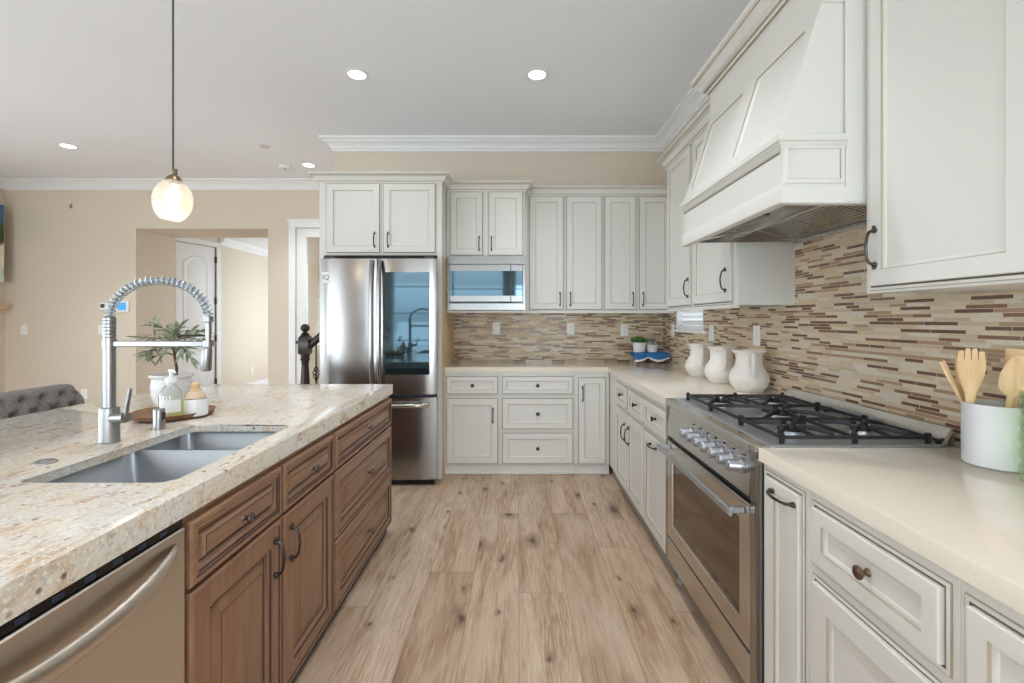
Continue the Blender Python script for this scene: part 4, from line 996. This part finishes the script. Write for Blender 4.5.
# steel liner with sloping baffles inside the mantel
PX, PZ = 1.195, 1.775; lx0, lx1, ly0, ly1 = HX+.032, hx1-.006, HY0+.032, HY1-.024
mb = MB(); mb.loft([[(lx0, y, 1.712), (lx0, y, 1.716), (PX, y, PZ+.004), (PX, y, PZ)] for y in (ly0, ly1)]); ln = mb.build('liner', STEEL_H, hood)
for y in (ly0, ly1-.004): mb = MB(); mb.prism([(lx0, 1.708), (PX, PZ-.002), (lx1-.01, 1.716)], 'y', y, y+.004); mb.build('liner_end', STEEL_H, ln)
mb = MB(); mb.box(lx1-.016, lx1, ly0, ly1, 1.702, 1.722, bev=.002); mb.box(PX-.012, PX+.012, ly0+.005, ly1-.005, PZ-.012, PZ-.001, bev=.002); mb.build('liner_rail', STEEL_H, ln)
for k in range(3):
    y0 = ly0+.008+k*(ly1-ly0-.016)/3; y1 = y0+(ly1-ly0-.016)/3-.006; mb = MB()
    for j in range(11):
        t0, t1 = j/11, (j+.72)/11
        a_ = (PX+.012+(lx1-.03-PX)*t0, PZ-.002-(PZ-1.722)*t0); b_ = (PX+.012+(lx1-.03-PX)*t1, PZ-.002-(PZ-1.722)*t1)
        mb.loft([[(a_[0], y, a_[1]), (b_[0], y, b_[1]), (b_[0], y, b_[1]+.008), (a_[0], y, a_[1]+.008)] for y in (y0, y1)])
    mb.build('baffle_filter', STEEL_H, ln)
for y in (1.72, 2.18):
    mb = MB(); mb.lathe([(0, 0), (.03, 0), (.03, -.004), (.022, -.006), (0, -.006)], (.99, y, 1.7345), 20); mb.build('hood_lamp', STEEL_M, ln)
mb = MB(); mb.box(.93, .955, 1.78, 2.12, 1.7155, 1.7225); mb.build('hood_switch', BLACK, ln)

# ------------------------------------------------------------------ white pitchers on the far worktop
def make_pitcher(y, label):
    x = 1.31; z = .9153; o = thing('ceramic_pitcher', (x, y, z), label, 'pitcher', 'white pitchers on the worktop')
    prof = [(0, 0), (.070, 0), (.074, .004), (.094, .028), (.106, .060), (.106, .080), (.098, .104), (.082, .128), (.072, .148), (.069, .180), (.073, .208), (.090, .224), (.093, .229), (.090, .232), (.082, .228), (.066, .207), (.062, .18), (.066, .15), (.090, .1), (.094, .06), (.06, .012), (0, .010)]
    loops = []
    for r, zz in prof:
        L = []
        for k in range(36):
            t = 2*PI*k/36; rr = max(r, 1e-5)
            if zz > .17 and r > .05:
                q = max(0, math.cos(t-PI/2)); rr += .012*q**6*(zz-.17)/.06
            L.append((x+rr*math.cos(t), y+rr*math.sin(t), z+zz))
        loops.append(L)
    mb = MB(); mb.loft(loops); mb.build('body', CHALK, o, ang=60)
    mb = MB(); pts = [(0, -.074, .212), (0, -.096, .221), (0, -.112, .214), (0, -.117, .190), (0, -.116, .150), (0, -.113, .115), (0, -.107, .092), (0, -.098, .082)]
    mb.tube([(x+p[1]*.24, y+p[1]*.97, z+p[2]) for p in pts], [.012, .0125, .013, .013, .0125, .012, .0115, .010], 12, flat=.55); mb.build('handle', CHALK, o, ang=60)
    return o
make_pitcher(2.665, 'white ceramic pitcher nearest to the range, frontmost of three')
make_pitcher(3.02, 'white ceramic pitcher standing between the two other pitchers')
make_pitcher(3.375, 'white ceramic pitcher farthest from the range, under the small window')

# ------------------------------------------------------------------ wooden riser with cloth and pots in the corner
rx, ry = 1.235, 4.42
o = thing('wooden_riser', (rx, ry, .9153), 'small wooden riser stand in the corner of the worktop', 'stand')
mb = MB(); mb.box(rx-.150, rx+.150, ry-.085, ry+.085, .9153+.075, .9153+.093, bev=.004); mb.build('board', RISERWOOD, o)
for x in (rx-.115, rx+.0, rx+.115):
    mb = MB(); mb.box(x-.017, x+.017, ry-.06, ry+.06, .9155, .9153+.0748, bev=.003); mb.build('leg', RISERWOOD, o)
# cloth draped over the riser
CLB = fabric('blue_cloth', srgb(52, 118, 178), srgb(36, 92, 152), 90); CLW = fabric('white_cloth', srgb(236, 238, 240), srgb(214, 220, 226), 90)
mb = MB(); nu, nv = 44, 30; G = []
for j in range(nv+1):
    row = []
    for i in range(nu+1):
        u = -.172+.344*i/nu; v = -.155+.245*j/nv; x, y, zz = rx+u, ry+v, .0945+.002*math.sin(u*40)*math.cos(v*30)
        if v < -.089:
            dd = -.089-v; dr_ = .045+.035*abs(math.sin(u*16+.6)); k = min(1, dd/.066); y = ry-.0895-.010*k-.008*math.sin(u*38)*k; zz = .0945-dr_*k
        if abs(u) > .154:
            k = (abs(u)-.154)/.018; x = rx+math.copysign(.156+.006*k, u); zz -= .03*k
        row.append(mb.v((x, y, .9153+zz)))
    G.append(row)
for j in range(nv):
    for i in range(nu):
        mb.f([G[j][i], G[j][i+1], G[j+1][i+1], G[j+1][i]], 1 if j < 2 else 0)
o = mb.build('draped_cloth', [CLB, CLW], ang=70); sm = o.modifiers.new('thickness', 'SOLIDIFY'); sm.thickness = .003; sm.offset = 1
rebase(tag(o, 'blue cloth with white hem draped over the wooden riser', 'cloth'), (rx, ry, .9153+.0945))
pz = .9153+.0990
o = thing('potted_succulent', (1.135, 4.405, pz), 'bushy green succulent in a white tapered pot on the blue cloth', 'plant')
mb = MB(); mb.lathe([(0, 0), (.046, 0), (.050, .003), (.063, .088), (.065, .090), (.062, .092), (.058, .088), (.047, .012), (0, .010)], (1.135, 4.405, pz), 30); mb.build('pot', CERAMIC, o)
mb = MB(); mb.lathe([(0, .078), (.055, .078), (.056, .07), (0, .07)], (1.135, 4.405, pz), 24); mb.build('soil', SOIL, o)
lv = MB(); rnd = random.Random(5)
for k in range(150):
    t = rnd.uniform(0, 2*PI); e_ = rnd.uniform(.55, 1.5); d = Vector((math.cos(t)*math.cos(e_), math.sin(t)*math.cos(e_), math.sin(e_)))
    p = Vector((1.135, 4.405, pz+.08))+Vector((d.x*.03, d.y*.03, 0)); leaf(lv, p, d, rnd.uniform(.06, .095), .020)
q = lv.build('leaves', SUCC, o, weld=False); q['kind'] = 'stuff'
o = thing('cloche_pot', (1.258, 4.41, pz), 'small white bowl pot under a clear glass dome on the blue cloth', 'pot')
mb = MB(); mb.lathe([(0, 0), (.040, 0), (.044, .003), (.056, .068), (.058, .070), (.055, .072), (.051, .068), (.041, .010), (0, .008)], (1.258, 4.41, pz), 30); mb.build('bowl', CERAMIC, o)
mb = MB(); mb.lathe([(0, .062), (.050, .062), (.048, .052), (0, .05)], (1.258, 4.41, pz), 24); mb.build('moss', fabric('grey_moss', srgb(96, 102, 92), srgb(70, 76, 68), 120), o)
mb = MB(); mb.lathe([(.050, .0725), (.054, .074), (.056, .095), (.050, .118), (.030, .138), (.010, .146), (0, .147)], (1.258, 4.41, pz), 30); dm = mb.build('glass_dome', GLASS, o)
lv = MB(); rnd = random.Random(3)
for k in range(26):
    t = rnd.uniform(0, 2*PI); d = Vector((math.cos(t)*.45, math.sin(t)*.45, 1)); leaf(lv, Vector((1.258, 4.41, pz+.06)), d, rnd.uniform(.05, .075), .010)
q = lv.build('foliage', fabric('dusty_green', srgb(92, 108, 96), srgb(120, 132, 118), 60), o, weld=False); q['kind'] = 'stuff'
mb = MB(); mb.lathe([(0, .1475), (.006, .1475), (.004, .155), (.010, .163), (.008, .172), (0, .176)], (1.258, 4.41, pz), 16); mb.build('finial', GLASS, dm)

# ------------------------------------------------------------------ utensil crock, wooden utensils, green bottle
ux, uy, uz = 1.335, 1.308, .9153
o = tag(MB().lathe([(0, 0), (.070, 0), (.075, .004), (.075, .168), (.073, .171), (.070, .169), (.069, .012), (0, .010)], (ux, uy, uz), 48).build('utensil_crock', painted('crock_glaze', srgb(210, 212, 213), .3, .02)), 'white ceramic crock holding wooden utensils on near worktop', 'crock'); rebase(o, (ux, uy, uz))
def utensil(name, base, top, facing, kind, L, wd, label, cat):
    b = Vector(base); ax = (Vector(top)-b).normalized(); fz = Vector(facing); fz = (fz-ax*fz.dot(ax)).normalized(); sd = ax.cross(fz)
    def P(s, w, d): return tuple(b+ax*s+sd*w+fz*d)
    mb = MB(); hl = L*.62; loops = []
    sec = [(0, .0075), (.02, .0085), (hl*.5, .007), (hl, .008)]
    def ring(s, w, th, dd=0): return [P(s, w*math.cos(2*PI*k/16), th*math.sin(2*PI*k/16)+dd*(1-abs(math.cos(2*PI*k/16)))) for k in range(16)]
    for s, w in sec: loops.append(ring(s, w, .0052))
    hh = L-hl
    for t in (.10, .22, .36, .5, .64, .78, .9, .97, 1.0):
        shape = {'spoon': math.sin(PI*min(1, .08+.92*t)**.8)**.75 if t < 1 else .02, 'fork': (min(1, t/.42)**.8 if t < .5 else 1-.35*max(0, (t-.75)/.25)**2), 'spatula': min(1, t/.5)**.9}[kind]
        loops.append(ring(hl+hh*t, .008+(wd-.008)*max(0, shape), .0042 if t < 1 else .002, -.010*math.sin(PI*t) if kind == 'spoon' else 0))
    mb.loft(loops); ob = mb.build(name, LIGHTWOOD, ang=50)
    rebase(tag(ob, label, cat, 'wooden utensils in the crock'), base)
    return ob, P, hl, hh
fv = Vector((-.72, -.70, .1))
# fork spoon: head with three slots is cut by making the tip from four tines
def forkspoon(base, top, facing, L, wd, label):
    b = Vector(base); ax = (Vector(top)-b).normalized(); fz = Vector(facing); fz = (fz-ax*fz.dot(ax)).normalized(); sd = ax.cross(fz)
    def P(s, w, d): return tuple(b+ax*s+sd*w+fz*d)
    mb = MB(); loops = []
    def ring(s, w, th): return [P(s, w*math.cos(2*PI*k/16), th*math.sin(2*PI*k/16)) for k in range(16)]
    hl = L*.58; hh = L-hl
    for s, w in ((0, .008), (.02, .009), (hl*.6, .0085), (hl, .012)): loops.append(ring(s, w, .0055))
    for t in (.12, .25, .40, .55, .68, .74): loops.append(ring(hl+hh*t, .012+(wd-.012)*math.sin(min(1, t/.60)*PI/2)**1.2*(1 if t < .62 else 1-.02*(t-.62)/.12), .0046))
    mb.loft(loops)
    for k in range(4):
        c = -wd+wd*2*(k+.5)/4; hw = wd*.212; tip = 1.0-.10*abs(k-1.5)**1.6*.35
        mb.loft([[P(hl+hh*t, (c+sx3*hw*q)*(1-.10*max(0, t-.70)/.3), sy3*.0040) for sx3, sy3 in ((-1,-1),(1,-1),(1,1),(-1,1))] for t, q in ((.70, 1.17), (.80, 1.0), (.9, .96), (tip-.02, .9), (tip, .5))])
    ob = mb.build('wooden_fork_spoon', LIGHTWOOD, ang=50); rebase(tag(ob, label, 'fork', 'wooden utensils in the crock'), base); return ob
forkspoon((1.284, 1.338, uz+.0115), (1.272, 1.318, uz+.325), fv, .315, .030, 'slotted wooden fork spoon with broad three-slot head in crock')
utensil('wooden_spoon', (1.312, 1.288, uz+.0115), (1.346, 1.262, uz+.305), fv, 'spoon', .300, .030, 'wooden spoon with oval bowl right of the fork spoon', 'spoon')
utensil('wooden_spatula', (1.355, 1.345, uz+.0115), (1.236, 1.372, uz+.285), (-.25, .95, .1), 'spatula', .298, .011, 'thin wooden turner seen edge-on, leftmost in the crock', 'spatula')
utensil('wooden_spoon', (1.322, 1.366, uz+.0115), (1.286, 1.374, uz+.300), (-.1, 1, .1), 'spoon', .292, .018, 'narrow wooden spoon behind the fork spoon', 'spoon')
utensil('wooden_spatula', (1.374, 1.318, uz+.0115), (1.388, 1.300, uz+.325), fv, 'spatula', .312, .027, 'wooden turner behind the oval spoon at right of the crock', 'spatula')
gx, gy = 1.290, 1.155
pr = [(0, 0), (.036, 0), (.040, .004)]
for k in range(5): z = .010+k*.040; pr += [(.0385, z), (.042, z+.010), (.042, z+.028), (.0385, z+.038)]
pr += [(.041, .214), (.041, .225), (.038, .225), (.036, .21), (.036, .012), (0, .010)]
o = tag(MB().lathe(pr, (gx, gy, .9153), 36).build('green_glass', GREENGLASS), 'ribbed green glass tumbler at the right edge beside the crock', 'glass'); rebase(o, (gx, gy, .9153))

# ------------------------------------------------------------------ outlets and switches
def plate(name, label, M, u, v, w, h, kind, cat, group=None):
    o = thing(name, M(u, 0, v), label, cat, group)
    mb = MB(M); mb.box(u-w/2, u+w/2, .0002, .006, v-h/2, v+h/2, bev=.002); mb.build('cover_plate', PLASTIC, o)
    n = max(1, round(w/.075)) if kind == 'switch' else 1
    if kind == 'outlet':
        for dv in (-.02, .02):
            mb = MB(M); mb.box(u-.016, u+.016, .0062, .008, v+dv-.014, v+dv+.014, bev=.001); s_ = mb.build('socket', PLASTIC, o)
            for du in (-.006, .006): mb = MB(M); mb.box(u+du-.0012, u+du+.0012, .0082, .0086, v+dv-.004, v+dv+.006); mb.build('slot', GREYDARK, s_)
    elif kind == 'switch':
        for k in range(n):
            c = u-w/2+w*(k+.5)/n; mb = MB(M); mb.box(c-.016, c+.016, .0062, .0095, v-.033, v+.033, bev=.002); mb.build('rocker', PLASTIC, o)
    return o
Mb2 = Mback(YB-.008); Mr2 = Mright(XW-.008); G1 = 'white outlets on the backsplash'
plate('wall_outlet', 'white outlet below the microwave on the back wall tiles', Mb2, -.213, 1.232, .075, .115, 'outlet', 'outlet', G1)
plate('wall_outlet', 'white outlet on the back wall tiles midway between microwave and corner', Mb2, .516, 1.228, .075, .115, 'outlet', 'outlet', G1)
plate('wall_outlet', 'white outlet on the back wall tiles just above the succulent', Mb2, 1.045, 1.218, .075, .115, 'outlet', 'outlet', G1)
plate('wall_outlet', 'white outlet on the right wall tiles left of the small window', Mr2, 4.31, 1.222, .075, .115, 'outlet', 'outlet', G1)
plate('light_switch', 'white switch plate on tiles right of the small window, above the pitchers', Mr2, 3.45, 1.222, .08, .12, 'switch', 'switch', G1)
plate('light_switch', 'white switch plate on tiles above the nearest pitcher', Mr2, 2.795, 1.224, .078, .12, 'switch', 'switch', G1)
Mf = Mback(YR)
plate('light_switch', 'white switch plate on the living room wall below the mantel', Mf, -6.30, 1.190, .085, .125, 'switch', 'switch', 'living room wall plates')
plate('light_switch', 'white double switch plate below the thermostat', Mf, -5.30, 1.190, .115, .125, 'switch', 'switch', 'living room wall plates')
plate('wall_outlet', 'white outlet low on the wall beside the tufted stool', Mf, -5.535, .37, .08, .125, 'outlet', 'outlet', 'living room wall plates')
plate('wall_outlet', 'white outlet low on the hall wall seen through the opening', lambda u, d, v: (-4.70+d, u, v), 8.30, .42, .075, .115, 'outlet', 'outlet', 'living room wall plates')
o = thing('thermostat', Mf(-5.03, 0, 1.49), 'white thermostat with blue screen left of the hall opening', 'thermostat')
mb = MB(Mf); mb.box(-5.12, -4.955, .0002, .022, 1.415, 1.560, bev=.006); mb.build('case', PLASTIC, o)
mb = MB(Mf); mb.box(-5.095, -4.985, .0222, .0232, 1.438, 1.537); mb.build('screen', SCREEN, o)
o = thing('alarm_keypad', Mf(-5.28, 0, 1.49), 'small white alarm keypad with a dark display left of the thermostat', 'keypad')
mb = MB(Mf); mb.box(-5.330, -5.215, .0002, .020, 1.440, 1.535, bev=.006); mb.build('case', PLASTIC, o)
mb = MB(Mf); mb.box(-5.315, -5.26, .0202, .0212, 1.470, 1.518); mb.build('display', GREYDARK, o)
o = thing('cable_hook', Mf(-5.69, 0, 2.76), 'tiny dark bracket high on the living room wall', 'bracket')
mb = MB(Mf); mb.box(-5.715, -5.665, .0002, .004, 2.735, 2.80, bev=.001); mb.build('back_plate', WALL, o)
mb = MB(Mf); mb.tube([(-5.69, .004, 2.79), (-5.685, .03, 2.775), (-5.69, .03, 2.75), (-5.695, .006, 2.745)], .006, 8); mb.build('hook', BRONZE, o)

# ------------------------------------------------------------------ mantel shelf and picture at the far left
o = thing('mantel_shelf', (XL, 5.3, 1.42), 'pale wooden mantel shelf end at the left edge of the photo', 'shelf')
mb = MB(); mb.box(XL+.001, XL+.135, 4.2, 5.90, 1.455, 1.50, bev=.006); mb.build('shelf_board', LIGHTWOOD, o)
mb = MB(); mb.prism([(XL+.001, 1.40), (XL+.03, 1.40), (XL+.10, 1.44), (XL+.11, 1.4545), (XL+.001, 1.4545)], 'y', 4.24, 5.86); mb.build('bracket_moulding', LIGHTWOOD, o)
def beach():
    m = Mat('beach_picture', (1,1,1,1), .45); c = m.n('TexCoord'); s = m.n('SeparateXYZ'); m.l(c.outputs['Object'], s.inputs[0])
    n = m.noise(m.coord((6, 6, 6)), 3, 4); z = m.math('ADD', s.outputs['Z'], m.math('MULTIPLY', m.math('SUBTRACT', n, .5), .16))
    mr = m.n('MapRange'); mr.inputs['From Min'].default_value = -.49; mr.inputs['From Max'].default_value = .49; m.l(z, mr.inputs[0])
    m.color(m.ramp(mr.outputs[0], [(0, srgb(232, 240, 240)), (.12, srgb(190, 216, 200)), (.25, srgb(238, 228, 204)), (.48, srgb(232, 220, 196)), (.52, srgb(52, 74, 34)), (.72, srgb(66, 92, 44)), (.82, srgb(70, 118, 156)), (1, srgb(54, 96, 150))])); return m.m
o = thing('canvas_picture', (XL+.05, 5.2, 1.78), 'bright beach picture above the mantel at the left edge', 'picture')
mb = MB(); mb.box(XL+.123, XL+.130, 4.53, 5.87, 1.785, 2.745); pc = mb.build('image', beach(), o)
off = Vector((0, 0, 2.265-1.78)); pc.data.transform(Matrix.Translation(-off)); pc.location = off
mb = MB(); mb.box(XL+.001, XL+.122, 4.53, 5.87, 1.785, 2.745, bev=.003); mb.build('stretcher_frame', DARKWOOD, o)

# ------------------------------------------------------------------ stair newel and rail left of the refrigerator
nx, ny = -2.128, 4.70
o = thing('stair_railing', (nx, ny, 0), 'dark stained newel post with handrail and baluster left of the fridge', 'railing')
mb = MB(); sq = [[(nx+sx4*w, ny+sy4*w, z) for sx4, sy4 in ((-1,-1),(1,-1),(1,1),(-1,1))] for z, w in ((.001, .052), (.30, .052), (.31, .046))]
mb.loft(sq); mb.lathe([(0, .31), (.045, .31), (.048, .33), (.036, .35), (.040, .38), (.050, .52), (.046, .66), (.034, .86), (.036, .90), (.048, .92), (.040, .94), (.046, .965), (.046, .975), (0, .975)], (nx, ny, 0), 24)
mb.loft([[(nx+sx4*w, ny+sy4*w, z) for sx4, sy4 in ((-1,-1),(1,-1),(1,1),(-1,1))] for z, w in ((.975, .044), (.985, .050), (1.135, .050), (1.16, .036))]); 
mb.lathe([(0, 1.16), (.040, 1.16), (.043, 1.172), (.030, 1.183), (.024, 1.195), (0, 1.195)], (nx, ny, 0), 24); mb.build('newel_post', DARKWOOD, o)
mb = MB(); mb.ball((nx, ny, 1.235), .045, 20, sc=(1, 1, .95)); mb.build('ball_finial', DARKWOOD, o)
mb = MB(); mb.tube([(nx+.040, ny, 1.055), (-1.96, ny, 1.165), (-1.815, ny, 1.26)], .030, 14, flat=1.25); mb.build('handrail', DARKWOOD, o)
for x in (-2.018, -1.90):
    zt = 1.055+(x-nx-.04)*.65-.01; mb = MB(); mb.tube([(x, ny, .012), (x, ny, zt)], .0085, 8)
    for k in range(4):
        hp2 = []
        for j in range(15):
            t = j/14; a2 = k*PI/2+t*2*PI; hp2.append((x+.032*math.sin(PI*t)*math.cos(a2), ny+.032*math.sin(PI*t)*math.sin(a2), .70+.16*t))
        mb.tube(hp2, .005, 6)
    mb.build('baluster', BRONZE, o)
mb = MB(); mb.box(-2.05, -1.815, ny-.05, ny+.05, .001, .0115, bev=.002); mb.build('shoe_rail', DARKWOOD, o)

# ------------------------------------------------------------------ pendant lamp and ceiling fittings
gx_, gy_, gz = -1.644, 2.24, 1.894
o = thing('pendant_lamp', (gx_, gy_, C), 'glass globe pendant lamp hanging over the island on a dark cord', 'lamp')
mb = MB(); mb.lathe([(0, C-.001), (.06, C-.001), (.06, C-.012), (.045, C-.022), (.008, C-.026), (0, C-.026)], (gx_, gy_, 0), 28); mb.build('canopy', BRONZE, o)
tl = Matrix.Rotation(.16, 3, 'Y')
mb = MB(); mb.tube([(gx_, gy_, C-.026), (gx_+.0, gy_, gz+.135)], .0042, 8); mb.build('cord', GREYDARK, o)
mb = MB(); mb.lathe([(0, .145), (.008, .145), (.009, .118), (.020, .112), (.030, .100), (.036, .088), (.037, .082), (0, .082)], (gx_-.01, gy_, gz), 26, 0, tl); mb.build('socket_cap', Mat('antique_brass', srgb(128, 108, 84), .35, .8).m, o)
prg = []
for k in range(15):
    t = math.radians(66-k*128/14); prg.append((.082*math.cos(t), .106*math.sin(t)-.008))
prg += [(r*.972, z) for r, z in prg[::-1]]
mb = MB(); mb.lathe(prg, (gx_, gy_, gz), 40, 0, tl, close=True); gm = mb.build('glass_globe', GLOBE, o, ang=60)
mb = MB(); mb.ball((gx_, gy_, gz+.010), .033, 20, sc=(1, 1, 1.25)); bu = mb.build('bulb', BULB, o)
pl = bpy.data.lights.new('pendant_glow', 'POINT'); pl.energy = 1.2; pl.color = (1, .86, .68); pl.shadow_soft_size = .05
po = bpy.data.objects.new('pendant_glow', pl); COL.objects.link(po); po.location = (gx_, gy_, gz-.06)
cans = [(-1.164, 3.397, 'recessed ceiling light left of centre, above the aisle end'), (.137, 3.397, 'recessed ceiling light right of centre, ahead of the corner cupboards'), (-4.59, 4.795, 'recessed ceiling light over the living room, at far left'),
        (-2.40, 5.39, 'recessed ceiling light beside the tall fridge cupboard'), (-1.164, 1.9, None), (.137, 1.9, None), (-1.164, .4, None), (.137, .4, None), (-4.59, 1.9, None), (-1.164, -1.1, None), (.137, -1.1, None)]  # entries without a label are unseen lamps added to brighten the room
for x, y, lb in cans:
    o = thing('recessed_light', (x, y, C), lb or 'unseen recessed ceiling light above the viewer, added for fill', 'ceiling light', 'recessed ceiling lights')
    mb = MB(); mb.lathe([(.060, C-.0005), (.088, C-.0005), (.090, C-.003), (.086, C-.006), (.062, C-.004)], (x, y, 0), 32, close=True); mb.build('trim_ring', TRIM, o)
    mb = MB(); mb.lathe([(0, C-.001), (.060, C-.001), (.058, C-.003), (0, C-.0035)], (x, y, 0), 28); mb.build('lens', CANLIGHT, o)
    l = bpy.data.lights.new('can_beam', 'SPOT'); l.energy = 85 if x < -2 else (38 if x > 0 else 9) if y > 3 else (66 if x > 0 else 34) if y > 1 else (36 if x > 0 else 14) if y > 0 else (60 if x > 0 else 16); l.spot_size = math.radians(105); l.spot_blend = .8; l.color = (.93, .955, 1.0); l.shadow_soft_size = .06
    lo = bpy.data.objects.new('can_beam', l); COL.objects.link(lo); lo.location = (x, y, C-.02)
o = thing('smoke_detector', (-2.69, 5.42, C), 'small white ceiling sensor left of the light by the fridge', 'detector')
mb = MB(); mb.lathe([(0, C-.0005), (.062, C-.0005), (.062, C-.018), (.050, C-.032), (0, C-.034)], (-2.69, 5.42, 0), 28); mb.build('cover', PLASTIC, o)
mb = MB(); mb.lathe([(0, C-.034), (.012, C-.034), (.010, C-.038), (0, C-.038)], (-2.69, 5.42, 0), 14); mb.build('sensor', GREYDARK, o)
o = thing('ceiling_speaker', (-2.58, 4.795, C), 'faint flat round ceiling cover above the hall opening', 'ceiling cover')
mb = MB(); mb.lathe([(0, C-.0005), (.070, C-.0005), (.070, C-.004), (.064, C-.006), (0, C-.007)], (-2.58, 4.795, 0), 28); mb.build('cover', PLASTIC, o)
mb = MB(); mb.lathe([(.036, C-.0066), (.040, C-.0066), (.040, C-.009), (.036, C-.009)], (-2.58, 4.795, 0), 24, close=True); mb.build('ring', GREYDARK, o)
